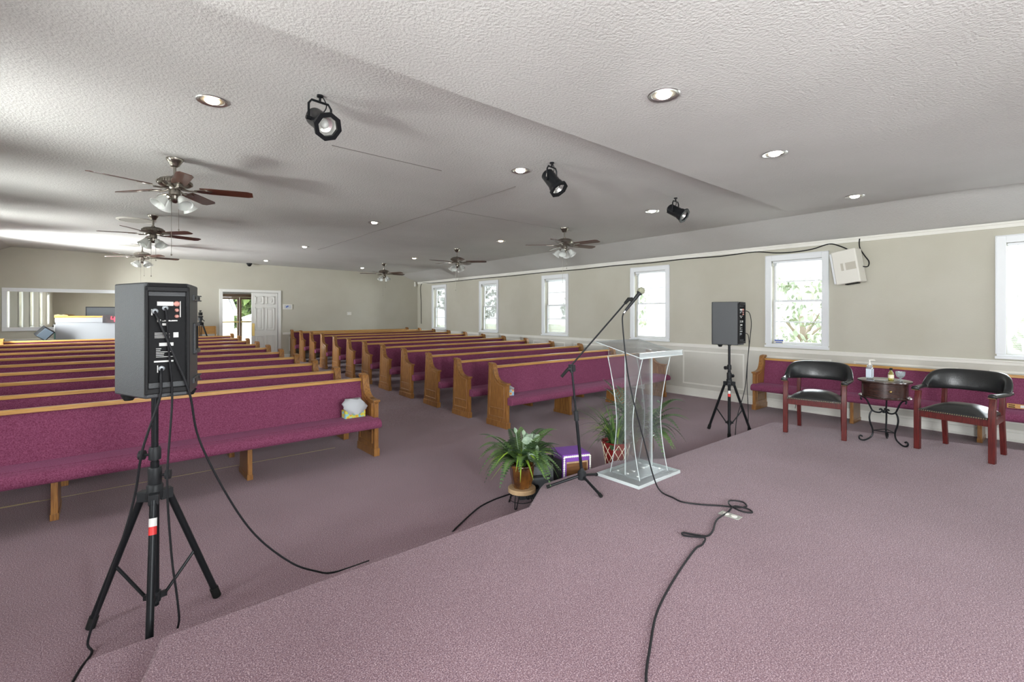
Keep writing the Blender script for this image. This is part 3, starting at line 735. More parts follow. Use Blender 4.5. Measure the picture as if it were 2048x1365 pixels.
def make_speaker(loc, rz, label):
    t = thing('speaker', label, 'speaker', loc, rz, 'black loudspeakers on stands')
    H = .565
    plan = [(-.163,.160),(-.180,.145),(-.122,-.055),(-.088,-.155),(.088,-.155),(.122,-.055),(.182,.145),(.168,.160)]
    b = MB(); b.prism([(x,y,0) for x,y in plan], (0,0,H))
    cab = b.obj('cabinet', M['cabinet'], t, bevel=.008, seg=3)
    b = MB(); b.box(-.155,.155,.152,.166,.03,H-.03); b.obj('front_grille', M['grille'], t, bevel=.006)
    # rear panel, recessed look with side cheeks and handle bar
    b = MB(); b.box(-.074,.074,-.159,-.153,.075,H-.065); pn = b.obj('rear_panel', M['panel'], t, bevel=.002)
    b = MB()
    for s in (-1,1): b.box(s*.083-.008,s*.083+.008,-.176,-.150,.02,H-.02)
    b.box(-.09,.09,-.176,-.150,H-.045,H-.018); b.box(-.09,.09,-.176,-.150,.022,.05)
    b.tube([(-.08,-.170,H-.014),(.08,-.170,H-.014)], .010, 10)
    b.obj('rear_frame', M['rearblack'], t, bevel=.005)
    b = MB(); rnd = random.Random(3)
    def rect(x0,x1,z0,z1): b.box(x0*.82,x1*.82,-.1605,-.1585,z0,z1)
    rect(-.05,.03,.452,.472)
    for k in range(5): rect(-.045+.02*k,-.032+.02*k,.375-.0,.378)
    rect(-.05,-.032,.372,.385); rect(-.015,.015,.375,.381); rect(.02,.05,.375,.381)
    rect(-.025,.005,.355,.366)
    for k in range(5): rect(-.062,.005+.01*rnd.random(),.318-.006*k,.320-.006*k)
    rect(.03,.055,.295,.320); rect(-.04,.03,.254,.270)
    for k in range(6): rect(-.055,-.055+.075*rnd.random()+.02,.240-.008*k,.2425-.008*k)
    rect(-.065,.03,.175,.183); rect(-.078,-.072,.405,.435); rect(.062,.067,.395,.475); rect(-.05,-.045,.125,.16)
    b.obj('printed_marks', M['mark'], pn)
    b = MB()
    for x,z in ((-.05,.425),(-.010,.44),(-.024,.145)): b.M = Matrix.Translation((x,-.166,z)) @ Matrix.Rotation(PI/2,4,'X'); b.lathe([(.013,-.008),(.013,.006),(.009,.008)], 14)
    b.M = Matrix.Identity(4); b.obj('jacks', M['steel'], pn)
    b = MB()
    for x,z,rr in ((.038,.462,.013),(.038,.43,.009),(.038,.40,.009)): b.M = Matrix.Translation((x,-.163,z)) @ Matrix.Rotation(PI/2,4,'X'); b.lathe([(rr,-.006),(rr,.006),(rr*.7,.010)], 14)
    b.obj('control_knobs', basic('rose_knob',(.5,.22,.18),.5,bump=.02), pn)
    # recessed hand grip on the right flank only
    n = Vector((.2,-.064,0)).normalized(); d = Vector((.064,.2,0)).normalized(); P = Vector((.154,.045,H*.5))
    Mx = Matrix(((d.x,n.x,0,P.x),(d.y,n.y,0,P.y),(0,0,1,P.z),(0,0,0,1)))
    b = MB(); b.M = Mx
    b.box(-.07,.075,-.002,.010,.062,.08); b.box(-.07,.075,-.002,.014,-.085,-.062); b.box(-.075,-.05,-.002,.010,-.085,.08)
    gp = b.obj('grip', M['cabinet'], t, bevel=.004)
    b = MB(); b.M = Mx; b.box(-.05,.075,-.001,.003,-.062,.062); b.obj('grip_recess', M['rubber'], gp)
    for zz in (-.225,.215):
        b = MB(); b.M = Mx; b.box(-.09,.10,-.002,.008,zz-.016,zz+.016); b.box(.075,.10,.006,.016,zz-.016,zz-.010); b.box(.075,.10,.006,.016,zz+.010,zz+.016); b.obj('rigging_plate', M['cabinet'], t, bevel=.002)
        b = MB(); b.M = Mx
        b = MB(); b.M = Mx; b.tube([(-.06,.006,zz),(-.06,.0095,zz)], .009, 10); b.obj('bolt_hole', M['rubber'], t)
        b = MB(); b.M = Mx; b.tube([(.065,.006,zz),(.065,.0095,zz)], .009, 10); b.obj('bolt_hole', M['rubber'], t)
    for x,y in ((-.13,.06),(.13,.06)):
        b = MB(); b.M = Matrix.Translation((x,y,-.028)); b.lathe([(.018,0),(.022,.006),(.034,.029)], 14); b.obj('foot', M['rubber'], t)
    return t
SL = (.155,3.04,0)
make_stand(SL, {math.radians(146):.305, math.radians(14):.293, math.radians(262):.25}, 'speaker stand on the carpet at left, before the front left pew')
make_speaker((SL[0]+.030,SL[1],1.185), math.radians(4), 'large black speaker at left showing its rear panel and cables')
SR = (6.26,2.96,0)
make_stand(SR, {math.radians(85):.30, math.radians(-35):.30, math.radians(205):.30}, 'speaker stand at right, standing near the wall pew')
make_speaker((SR[0],SR[1],1.185), math.radians(0), 'black speaker at right in front of the window wall')
def cable(name, pts, r, label, cat='cable', n=8, group=None, mat='cord'):
    b = MB(); b.tube(smooth_path(pts, n), r, 8)
    return tag(b.obj(name, M[mat], None), label, cat, group)
# cables of the left speaker (world coordinates)
RL_ = Matrix.Translation((SL[0]+.030,SL[1],1.185)) @ Matrix.Rotation(math.radians(4),4,'Z')
def sp(x,y,z): return tuple(RL_ @ Vector((x,y,z)))
cable('speaker_cable', [sp(-.024,-.17,.145),sp(-.03,-.195,.11),sp(-.035,-.19,.0),(.10,2.87,.95),(.07,2.90,.72),(.02,2.92,.50),(-.05,2.98,.24),(-.10,3.0,.05),(-.085,2.97,.006),(-.12,2.87,.006),(-.16,2.72,.006),(-.20,2.6,.006)], .0055, 'black cable hanging from the bottom socket of the left speaker')
cable('speaker_cable', [sp(-.010,-.17,.44),sp(-.008,-.20,.41),sp(.0,-.195,.25),sp(.015,-.19,.0),(.19,2.80,.80),(.205,2.78,.45),(.225,2.77,.25),(.235,2.775,.13),(.24,2.82,.006),(.4,2.84,.006)], .005, 'black cable dropping straight down past the left stand')
cable('speaker_cable', [sp(-.05,-.17,.425),sp(-.042,-.20,.39),sp(.01,-.20,.24),sp(.085,-.19,.02),(.33,2.90,.95),(.46,2.92,.62),(.60,2.93,.36),(.78,2.935,.15),(.92,2.935,.05),(1.03,2.93,.006),(1.25,2.92,.006)], .0055, 'black cable sweeping from the left speaker down to the stage edge')
RR_ = Matrix.Translation((SR[0],SR[1],1.185))
def sq(x,y,z): return tuple(RR_ @ Vector((x,y,z)))
cable('speaker_cable', [sq(-.012,-.17,.44),sq(.05,-.23,.43),sq(.08,-.25,.30),sq(.07,-.24,.1),(6.27,2.73,.95),(6.22,2.74,.62),(6.13,2.80,.25),(6.08,2.80,.02),(6.05,2.82,.006)], .005, 'thin cable from the upper socket of the right speaker')
cable('speaker_cable', [sq(-.028,-.17,.145),sq(.04,-.22,.145),sq(.06,-.23,.02),(6.28,2.73,.98),(6.24,2.72,.7),(6.23,2.70,.3),(6.21,2.70,.03),(6.18,2.68,.006)], .0045, 'thin cable from the lower socket of the right speaker')

# ------------------------------------------------------------------ microphone on boom stand
t = thing('microphone_stand', 'black boom microphone stand left of the clear lectern', 'microphone stand', (2.895,2.57,ST))
hub = Vector((0,0,.10))
b = MB(); b.lathe([(.016,.055),(.032,.06),(.036,.08),(.034,.12),(.02,.135),(.014,.15)], 18); b.obj('base_hub', M['black'], t)
for (dx,dy) in ((-.066,-.256),(-.25,.15),(.29,.085)):
    b = MB(); b.tube([(dx*.08,dy*.08,.088),(dx*.93,dy*.93,.02)], .011, 10); lg = b.obj('leg', M['blackmetal'], t)
    b = MB(); b.tube([(dx*.90,dy*.90,.022),(dx,dy,.013)], .0135, 10); b.obj('rubber_foot', M['rubber'], lg)
top = Vector((-.062,.052,.955))
b = MB(); b.tube([hub, hub.lerp(top,.56)], .0125, 12); b.obj('lower_tube', M['blackmetal'], t)
b = MB(); b.tube([hub.lerp(top,.52), top], .0085, 12); b.obj('upper_tube', M['blackmetal'], t)
b = MB(); b.tube([hub.lerp(top,.51), hub.lerp(top,.60)], .019, 14); b.obj('clutch', M['black'], t)
q = Vector((.766,-.643,0))
e0 = top - q*.085 - Vector((0,0,.065)); e1 = top + q*.43 + Vector((0,0,.53))
b = MB(); b.tube([e0+(e1-e0)*.10, e1], .0065, 10); b.obj('boom_arm', M['blackmetal'], t)
b = MB(); b.tube([e0, e0+(e1-e0)*.12], .0125, 12); b.obj('counterweight', M['rubber'], t)
b = MB(); b.tube([top-Vector((0,0,.03)), top+Vector((0,0,.025))], .016, 12); b.tube([top-q*.03, top+q*.03], .015, 12); b.box(top.x-.012,top.x+.012,top.y-.03,top.y+.03,top.z-.02,top.z+.035)
b.obj('swivel_joint', M['black'], t, bevel=.003)
mh = Vector((2.895,2.57,ST)) + e1
b = MB(); b.tube([e1, e1+q*.03+Vector((0,0,.035)), e1+q*.06+Vector((0,0,.03))], [.012,.016,.02], 12); b.obj('microphone_clip', M['rubber'], t)
t2 = thing('microphone', 'grey ball-headed microphone clipped to the boom above the lectern', 'microphone', tuple(mh))
ax = (q*.62 + Vector((0,0,.78))).normalized(); c0 = q*.055 + Vector((0,0,.005))
A = c0 - ax*.085; B = c0 + ax*.10
b = MB(); b.tube([A, A+ax*.02, B-ax*.01, B], [.009,.011,.016,.019], 16); b.obj('handle', M['black'], t2)
b = MB(); b.tube([A-ax*.02, A+ax*.002], .0105, 14); b.obj('plug', M['silver'], t2)
b = MB(); b.ball(B+ax*.025, .031, seg=18, rings=12); b.obj('grille_head', basic('mic_mesh', (.30,.30,.22), .45, metal=.4, bump=.6, bscale=500), t2)
b = MB(); b.tube([B-ax*.004, B+ax*.008], .024, 16); b.obj('collar_ring', M['black'], t2)
ms = mh + A - ax*.02
z = ST+.006
cable('microphone_cable', [tuple(ms), (ms.x-.015,ms.y+.0,ms.z-.07),(ms.x+.0,ms.y-.02,ms.z-.35),(3.11,2.25,1.0),(3.17,2.17,.6),(3.225,2.12,.32),(3.26,2.08,.21),(3.24,1.96,z),(3.22,1.87,z),(3.28,1.76,z),(3.37,1.655,z),(3.43,1.57,z),(3.50,1.53,z),(3.55,1.58,z+.004),(3.50,1.645,z+.008),(3.44,1.63,z+.006),(3.375,1.56,z+.012),(3.37,1.49,z+.008),(3.42,1.455,z+.003),(3.455,1.50,z+.003),(3.40,1.57,z+.016),(3.30,1.57,z),(3.12,1.56,z),(2.95,1.50,z),(2.85,1.485,z),(2.80,1.53,z+.004),(2.76,1.60,z+.006),(2.73,1.575,z+.006),(2.765,1.51,z+.01),(2.80,1.475,z+.005),(2.72,1.45,z),(2.64,1.45,z),(2.42,1.40,z),(2.18,1.336,z),(1.93,1.253,z),(1.71,1.142,z),(1.55,1.052,z),(1.40,.93,z),(1.3,.8,z)], .0055, 'long black microphone cable looping across the stage carpet', n=10)

# ------------------------------------------------------------------ clear lectern
t = thing('lectern', 'clear acrylic lectern standing at the front of the stage', 'lectern', (3.49,2.44,ST))
b = MB(); b.box(-.305,.305,-.212,.215,.004,.030); b.obj('base_plate', M['acrylbase'], t, bevel=.004)
b = MB()
for i,(x0,x1,y0,y1) in enumerate(((-.306,.306,-.213,-.211),(-.306,.306,.214,.216),(-.306,-.304,-.212,.215),(.304,.306,-.212,.215))): b.box(x0,x1,y0,y1,.004,.030)
b.obj('base_edge_highlight', M['acryledge'], t)
b = MB(); b.box(-.20,.20,-.135,.135,.031,.043); b.obj('inner_plate', M['acrylbase'], t, bevel=.003)
b = MB()
for x in (-.16,.16):
    for y in (-.10,0,.10): b.tube([(x,y,.043),(x,y,.049)], .009, 12)
for x in (-.07,.07): b.tube([(x,0,.043),(x,0,.049)], .009, 12)
b.obj('bolts', M['mark'], t)
def lz(y): return 1.045 + (y+.212)*.24
for sx in (-1,1):
    prof = []
    n = 16
    for k in range(n+1):
        f = k/n; zz = .031 + f*(1.0-.0)
        w = .082 + .118*abs(f-.45)**1.6*2.1
        prof.append((w, zz))
    pts = [(sx*.20, -w, min(zz, lz(-w))) for w,zz in prof] + [(sx*.20, w, min(zz, lz(w)) if k < n else lz(w)) for k,(w,zz) in reversed(list(enumerate(prof)))]
    b = MB(); b.prism(pts, (.009*sx,0,0)); sp_ = b.obj('side_panel', M['acryl'], t, ang=60)
    for s in (-1,1):
        b = MB(); b.tube([(sx*.2045, s*w, zz) for w,zz in prof], .0034, 6); b.obj('edge_highlight', M['acryledge'], sp_)
b = MB(); b.box(-.195,.195,-.0045,.0045,.044,1.05); fp = b.obj('centre_panel', M['acryl'], t)
b = MB()
for s in (-1,1): b.box(s*.1955-.0025,s*.1955+.0025,-.005,.005,.044,1.05)
b.obj('edge_highlight', M['acryledge'], fp)
b = MB(); X = .315; ya, yb = -.222, .222
b.add([(-X,ya,lz(ya)+.006),(X,ya,lz(ya)+.006),(X,yb,lz(yb)+.006),(-X,yb,lz(yb)+.006),(-X,ya,lz(ya)+.016),(X,ya,lz(ya)+.016),(X,yb,lz(yb)+.016),(-X,yb,lz(yb)+.016)], [(0,3,2,1),(4,5,6,7),(0,1,5,4),(1,2,6,5),(2,3,7,6),(3,0,4,7)])
b.obj('reading_top', M['acryl'], t)
b = MB()
c = [(-X,ya,lz(ya)+.011),(X,ya,lz(ya)+.011),(X,yb,lz(yb)+.011),(-X,yb,lz(yb)+.011)]
for i in range(4): b.tube([c[i],c[(i+1)%4]], .0042, 6)
b.obj('edge_highlight', M['acryledge'], t)
b = MB(); b.box(-X,X,ya-.012,ya-.002,lz(ya)+.0,lz(ya)+.045); bl = b.obj('book_ledge', M['acrylbase'], t, bevel=.002)
b = MB(); b.box(-X,X,ya-.0125,ya-.0015,lz(ya)+.042,lz(ya)+.046); b.box(-X,X,ya-.0125,ya-.0015,lz(ya)-.001,lz(ya)+.004); b.obj('edge_highlight', M['acryledge'], bl)

# ------------------------------------------------------------------ plants
def frond_bm(b, base, az, L, droop, wid, rnd, n=20, rise=.5):
    d = Vector((math.cos(az), math.sin(az), 0)); s = Vector((-d.y, d.x, 0)); pts = []
    for k in range(n+1):
        f = k/n
        pts.append(Vector(base) + d*(L*(f*.95)) + Vector((0,0,L*(rise*f*2.0 - droop*f*f))))
    b.tube(pts, [.0028*(1-f/(n*1.3)) for f in range(n+1)], 4)
    for k in range(2, n+1):
        f = k/n; w = wid*math.sin(PI*min(1, f*.78+.18))*(1.05-f*.35)
        tg = (pts[k]-pts[k-1]).normalized(); up = s.cross(tg).normalized()
        for sg in (-1,1):
            tip = pts[k] + s*sg*w + tg*w*.35 - up*w*.18; h = L/n*.62
            m = pts[k].lerp(tip,.30); m2 = pts[k].lerp(tip,.72)
            b.add([pts[k], m-tg*h*.85, m2-tg*h*.7, tip, m2+tg*h*.7, m+tg*h*.85], [(0,1,2,3,4,5)])
def blade_bm(b, base, az, L, droop, w, rise=1.0, n=9, spread=.75):
    d = Vector((math.cos(az), math.sin(az), 0)); s = Vector((-d.y, d.x, 0)); vs=[]; fs=[]
    for k in range(n+1):
        f = k/n
        p = Vector(base) + d*(L*spread*f*(.35+.65*f)) + Vector((0,0,L*(rise*f - droop*f*f)))
        ww = w*(1-f**2.2)*.5+.0004
        vs += [p-s*ww, p+Vector((0,0,-ww*.4)), p+s*ww]
        if k: a=(k-1)*3; fs += [(a,a+1,a+4,a+3),(a+1,a+2,a+5,a+4)]
    b.add(vs, fs)
def leaf_bm(b, c, nrm, dirn, L, w):
    nrm = Vector(nrm).normalized(); dirn = Vector(dirn).normalized(); s = dirn.cross(nrm).normalized(); vs=[]; n=8; fs=[]
    for k in range(n+1):
        f = k/n; ww = w*math.sin(PI*f**.8)*.5+.0005; p = Vector(c)+dirn*(L*(f-.1)) - nrm*(L*.25*f*f)
        vs += [p-s*ww+nrm*ww*.25, p, p+s*ww+nrm*ww*.25]
        if k: a=(k-1)*3; fs += [(a,a+1,a+4,a+3),(a+1,a+2,a+5,a+4)]
    b.add(vs, fs)
rnd = random.Random(11)
# near plant: fern in a brown pot on a wire stool
PX, PY = 2.60, 2.97
t = thing('plant_stool', 'low wire plant stool with round wooden top under the nearest fern', 'plant stand', (PX,PY,0))
b = MB(); b.lathe([(.108,.112),(.116,.116),(.116,.145),(.11,.15)], 32); b.obj('wooden_top', M['tanwood'], t)
for k in range(4):
    a = k*PI/2+.4
    b = MB()
    for da in (-.22,.22): b.tube([(.085*math.cos(a+da),.085*math.sin(a+da),.112),(.118*math.cos(a+da*.3),.118*math.sin(a+da*.3),.006)], .004, 6)
    b.tube([(.118*math.cos(a-.066),.118*math.sin(a-.066),.006),(.118*math.cos(a+.066),.118*math.sin(a+.066),.006)], .006, 6)
    b.obj('wire_leg', M['blackmetal'], t)
b = MB(); b.tube([(.1*math.cos(2*PI*k/24),.1*math.sin(2*PI*k/24),.05) for k in range(24)], .003, 6, closed=True); b.obj('ring', M['blackmetal'], t)
t = thing('potted_fern', 'leafy fern in a glazed brown pot on the wire stool', 'plant', (PX,PY,.1505), 0, 'potted plants by the stage edge')
b = MB(); b.lathe([(.072,0),(.08,.01),(.098,.10),(.104,.17),(.112,.178),(.112,.195),(.10,.195),(.095,.175),(0,.17)], 8, cap=False); b.lathe([(.072,0),(.0,0)],8,cap=False)
b.obj('pot', M['potbrown'], t, ang=20, bevel=.006)
for k in range(58):
    az = rnd.uniform(0,2*PI); L = rnd.uniform(.24,.37); b = MB()
    frond_bm(b, (.03*math.cos(az),.03*math.sin(az),.18), az, L, rnd.uniform(.75,1.75), .066, rnd, rise=rnd.uniform(.45,.95))
    b.obj('frond', M['green1'] if k%3 else M['green4'], t, flat=True)
for k in range(20):
    az = rnd.uniform(0,2*PI); b = MB(); blade_bm(b, (.02*math.cos(az),.02*math.sin(az),.18), az, rnd.uniform(.34,.48), rnd.uniform(.75,1.3), .03, rise=rnd.uniform(.9,1.15)); b.obj('lime_leaf', M['green2'], t, flat=True)
for k in range(9):
    az = rnd.uniform(-2.9,.3); rr = rnd.uniform(.04,.14); b = MB()
    leaf_bm(b, (rr*math.cos(az),rr*math.sin(az),rnd.uniform(.27,.42)), (math.cos(az)*.8-.2,math.sin(az)*.8-.5,.55), (math.cos(az+1.2)*.6,math.sin(az+1.2)*.6,rnd.uniform(-.5,.7)), .11, .062); b.obj('broad_leaf', M['green3'], t, flat=True)
for k,(x,y,zz) in enumerate(((-.05,.02,.46),(.0,-.02,.44),(.06,.03,.40))):
    b = MB(); b.tube([(0,0,.2),(x*.6,y*.6,zz*.7),(x,y,zz)], .003, 5); leaf_bm(b, (x,y,zz-.005), (0,-.6,.7), (x*4+.2,.1,.5), .06, .035); b.obj('sprig', M['green3'], t, flat=True)
# red lattice pot with grass
GX, GY = 3.96, 3.05
t = thing('potted_grass', 'spiky grass plant in a red lattice-patterned pot behind the lectern', 'plant', (GX,GY,0), 0, 'potted plants by the stage edge')
b = MB(); b.lathe([(.095,0),(.098,.004),(.142,.27),(.148,.275),(.148,.285),(.138,.285),(.132,.255),(0,.25)], 28, cap=False); b.lathe([(.095,0),(0,0)],28,cap=False); pt = b.obj('pot', M['potred'], t)
b = MB()
for k in range(11):
    for sg in (-1,1):
        pts = []
        for i in range(9):
            f = i/8; a = 2*PI*k/11 + sg*f*1.15; rr = .0985+.0435*f+.001; pts.append((rr*math.cos(a),rr*math.sin(a),.006+.262*f))
        b.tube(pts, .0028, 5)
b.obj('lattice', M['cream'], pt)
for k in range(98):
    az = rnd.uniform(0,2*PI); L = rnd.uniform(.42,.74); b = MB()
    blade_bm(b, (.06*math.cos(az),.06*math.sin(az),.25), az, L, rnd.uniform(.2,.9), rnd.uniform(.008,.017), rise=rnd.uniform(.75,1.05), spread=rnd.uniform(.25,.75)); b.obj('grass_blade', M['green2'] if k%7==0 else (M['green1'] if k%2 else M['green4']), t, flat=True)
for k in range(16):
    az = rnd.uniform(0,2*PI); rr = rnd.uniform(.08,.17); b = MB(); leaf_bm(b, (rr*math.cos(az),rr*math.sin(az),rnd.uniform(.24,.36)), (math.cos(az),math.sin(az),.6), (math.cos(az),math.sin(az),-.3), .075, .04); b.obj('small_leaf', M['green4'], t, flat=True)
# third plant
KX, KY = 4.50, 3.12
t = thing('potted_fern', 'bushy fern in a dark brown pot seen through the lectern', 'plant', (KX,KY,0), 0, 'potted plants by the stage edge')
b = MB(); b.lathe([(.10,0),(.13,.03),(.145,.13),(.135,.22),(.145,.23),(.145,.245),(.13,.245),(.12,.22),(0,.21)], 24, cap=False); b.lathe([(.10,0),(0,0)],24,cap=False); b.obj('pot', M['potbrown'], t)
for k in range(48):
    az = rnd.uniform(0,2*PI); L = rnd.uniform(.34,.52); b = MB()
    frond_bm(b, (.04*math.cos(az),.04*math.sin(az),.22), az, L, rnd.uniform(.7,1.5), .07, rnd, rise=rnd.uniform(.5,1.05)); b.obj('frond', M['green1'] if k%2 else M['green4'], t, flat=True)
for k in range(34):
    az = rnd.uniform(0,2*PI); rr = rnd.uniform(.05,.26); b = MB(); leaf_bm(b, (rr*math.cos(az),rr*math.sin(az),rnd.uniform(.27,.66)), (math.cos(az),math.sin(az),.6), (math.cos(az+.7),math.sin(az+.7),rnd.uniform(-.5,.5)), .085, .045); b.obj('small_leaf', M['green4'] if k%3 else M['green3'], t, flat=True)
for k in range(8):
    az = rnd.uniform(0,2*PI); b = MB(); blade_bm(b, (0,0,.22), az, rnd.uniform(.4,.52), rnd.uniform(.5,1.0), .018, rise=1.05); b.obj('lime_leaf', M['green2'], t, flat=True)

# purple draped box and the floor monitors beside it
t = thing('draped_box', 'wooden box under a purple cloth with white lace edging', 'box', (3.32,3.09,0), math.radians(-22))
b = MB(); b.box(-.15,.15,-.12,.12,.02,.335); b.obj('box_body', M['tanwood'], t, bevel=.004)
b = MB(); b.box(-.13,.13,-.126,-.119,.10,.25); b.obj('wood_front', basic('dark_oak_front',(.16,.07,.022),.45,col2=(.10,.04,.012),nscale=5,stretch=(1,8,8)), t, bevel=.003)
b = MB(); b.box(-.165,.165,-.130,.135,.336,.345); b.box(-.168,-.153,-.13,.135,.02,.345); b.box(.153,.168,-.13,.135,.05,.345); b.box(-.165,.165,-.134,-.122,.27,.345); b.box(-.165,-.12,-.134,-.122,.06,.30)
b.obj('purple_cloth', M['purple'], t, bevel=.008, seg=3)
b = MB()
def lace(p, q, n=14):
    p, q = Vector(p), Vector(q)
    for k in range(n): b.ball(p.lerp(q,(k+.5)/n), .012, sy=.35, seg=8, rings=6)
lace((-.155,-.139,.325),(.16,-.139,.325)); lace((.162,-.139,.325),(.162,-.139,.11),10); lace((-.150,-.139,.325),(-.155,-.139,.06),12)
b.obj('lace_trim', M['lace'], t)
for c_ in t.children: c_.scale = (.84,1,.90); c_.location = (0,0,-.015)
t = thing('floor_monitor', 'grey floor monitor speaker behind the nearest fern', 'speaker', (2.84,3.10,0), math.radians(-25), 'floor monitors')
b = MB(); b.prism([(-.16,-.13,0),(-.16,.14,0),(-.16,.14,.16),(-.16,.0,.27),(-.16,-.10,.27)], (.32,0,0)); b.obj('cabinet', M['cabinet'], t, bevel=.008)
b = MB()
for x in (-.08,.0,.08): b.tube([(x,-.132,.10),(x,-.124,.10)], .018, 14)
b.box(-.12,.12,-.134,-.128,.18,.20); b.obj('sockets', M['rubber'], t)
t = thing('equipment_box', 'small black box between the fern and the purple cloth', 'box', (3.06,3.10,0), math.radians(-10))
b = MB(); b.box(-.055,.055,-.10,.10,.004,.27); b.obj('case', M['rubber'], t, bevel=.006)
b = MB(); b.tube([(-.03,0,.27),(-.03,0,.29),(.03,0,.29),(.03,0,.27)], .006, 8); b.obj('handle', M['blackmetal'], t)
cable('floor_cable', [(2.75,3.2,.006),(2.6,3.2,.006),(2.46,3.19,.006),(2.3,3.15,.006),(2.14,3.07,.006),(2.0,2.99,.006),(1.9,2.93,.006),(1.8,2.85,.006),(1.7,2.80,.006)], .006, 'black cable on the floor left of the nearest fern')

# ------------------------------------------------------------------ armchairs
def make_armchair(loc, rz, label):
    """local: faces -X, width along Y, origin on the floor at centre"""
    t = thing('armchair', label, 'armchair', loc, rz, 'black leather captain chairs')
    for s in (-1,1):
        b = MB()
        b.prism([(-.245,s*.285-.024,z) for z in (0,)]+[(-.195,s*.285-.024,0),(-.192,s*.285-.024,.40),(-.20,s*.285-.024,.48),(-.175,s*.285-.024,.605),(-.215,s*.285-.024,.605),(-.245,s*.285-.024,.49),(-.247,s*.285-.024,.36)], (0,.048,0))
        b.obj('front_leg', M['mahog'], t, bevel=.005)
        b = MB(); b.prism([(.245,s*.225-.02,0),(.285,s*.225-.02,0),(.235,s*.225-.02,.38),(.262,s*.225-.02,.63),(.225,s*.225-.02,.63),(.192,s*.225-.02,.38)], (0,.04,0)); b.obj('rear_leg', M['mahog'], t, bevel=.004)
        b = MB(); b.prism([(-.20,s*.285-.012,.345),(.21,s*.23-.012,.345),(.21,s*.23-.012,.405),(-.20,s*.285-.012,.405)], (0,.024,0)); b.obj('side_rail', M['mahog'], t)
    b = MB(); b.box(-.24,-.21,-.265,.265,.34,.405); b.obj('front_rail', M['mahog'], t, bevel=.003)
    b = MB(); b.box(.20,.225,-.21,.21,.345,.405); b.obj('rear_rail', M['mahog'], t, bevel=.003)
    # seat cushion: domed
    b = MB(); nx, ny = 14, 16; vs=[]; fs=[]
    for i in range(nx+1):
        for j in range(ny+1):
            u = i/nx*2-1; v = j/ny*2-1
            x = -.005+u*.255; w = .262 - .045*(u+1)/2
            zt = .425 + .075*(1-abs(u)**3.0)*(1-abs(v)**3.0) if True else 0
            vs.append((x, v*w, zt-.0))
    for i in range(nx):
        for j in range(ny):
            a = i*(ny+1)+j; fs.append((a,a+ny+1,a+ny+2,a+1))
    n0 = len(vs)
    ring = [i*(ny+1) for i in range(nx+1)] + [nx*(ny+1)+j for j in range(1,ny+1)] + [i*(ny+1)+ny for i in range(nx-1,-1,-1)] + [j for j in range(ny-1,0,-1)]
    for i in ring: vs.append((vs[i][0],vs[i][1],.405))
    R = len(ring)
    for k in range(R): fs.append((ring[k], ring[(k+1)%R], n0+(k+1)%R, n0+k))
    fs.append([n0+k for k in range(R)])
    b.add(vs, fs); seat = b.obj('seat', M['leather'], t, ang=60)
    b = MB()
    for k in range(30): b.ball((-.2615,-.255+.51*k/29,.414), .0055, seg=6, rings=4)
    b.obj('nail_trim', M['nail'], seat)
    # back + arms: one upholstered horseshoe roll
    path = []
    for k in range(33):
        a = -PI/2 + PI*k/32; path.append((a, Vector((.02+.26*math.cos(a)**.85 if math.cos(a)>0 else .02, .315*math.sin(a), 0))))
    b = MB(); vs=[]; fs=[]; seg=14; m=len(path)
    for k,(a,p) in enumerate(path):
        tpos = abs(a)/(PI/2)
        hb = .085*(1-tpos**5)*1.0 + .022; th = .036*(1-.15*tpos)
        zc = .635 + .078*(1-tpos**4)
        nrm = Vector((math.cos(a), math.sin(a)*.9, 0)).normalized()
        for q_ in range(seg):
            an = 2*PI*q_/seg; cx_, sz_ = math.cos(an), math.sin(an)
            ex = math.copysign(abs(cx_)**.7, cx_)*th; ez = math.copysign(abs(sz_)**.8, sz_)*hb
            vs.append(p + nrm*(ex + .03*(ez/hb)*(1-tpos)) + Vector((0,0,zc+ez)))
    for k in range(m-1):
        for q_ in range(seg):
            q2=(q_+1)%seg; fs.append((k*seg+q_,k*seg+q2,(k+1)*seg+q2,(k+1)*seg+q_))
    fs.append(list(range(seg))); fs.append([(m-1)*seg+q_ for q_ in range(seg)][::-1])
    b.add(vs, fs); b.obj('backrest', M['leather'], t, ang=70)
    for s in (-1,1):
        b = MB()
        pts = [(.10,s*.317,.636),(.0,s*.318,.632),(-.12,s*.310,.630),(-.22,s*.297,.628),(-.262,s*.292,.624)]
        b.tube(smooth_path(pts,4), [.028]*13+[.034,.034,.030,.018], 12)
        b.v = [(v[0],v[1],.63+(v[2]-.63)*.72) for v in b.v]
        arm = b.obj('arm_rest', M['leather'], t, ang=70)
        b = MB()
        for k in range(7): b.ball((-.266+.002*abs(k-3),s*.292-.024+.008*k,.612), .0045, seg=6, rings=4)
        b.obj('nail_trim', M['nail'], arm)
    return t
make_armchair((6.335,1.955,ST), math.radians(9), 'black leather armchair with red wood legs, left of drum table')
make_armchair((6.545,.730,ST), math.radians(-12), 'black leather armchair with red wood legs, right of drum table')

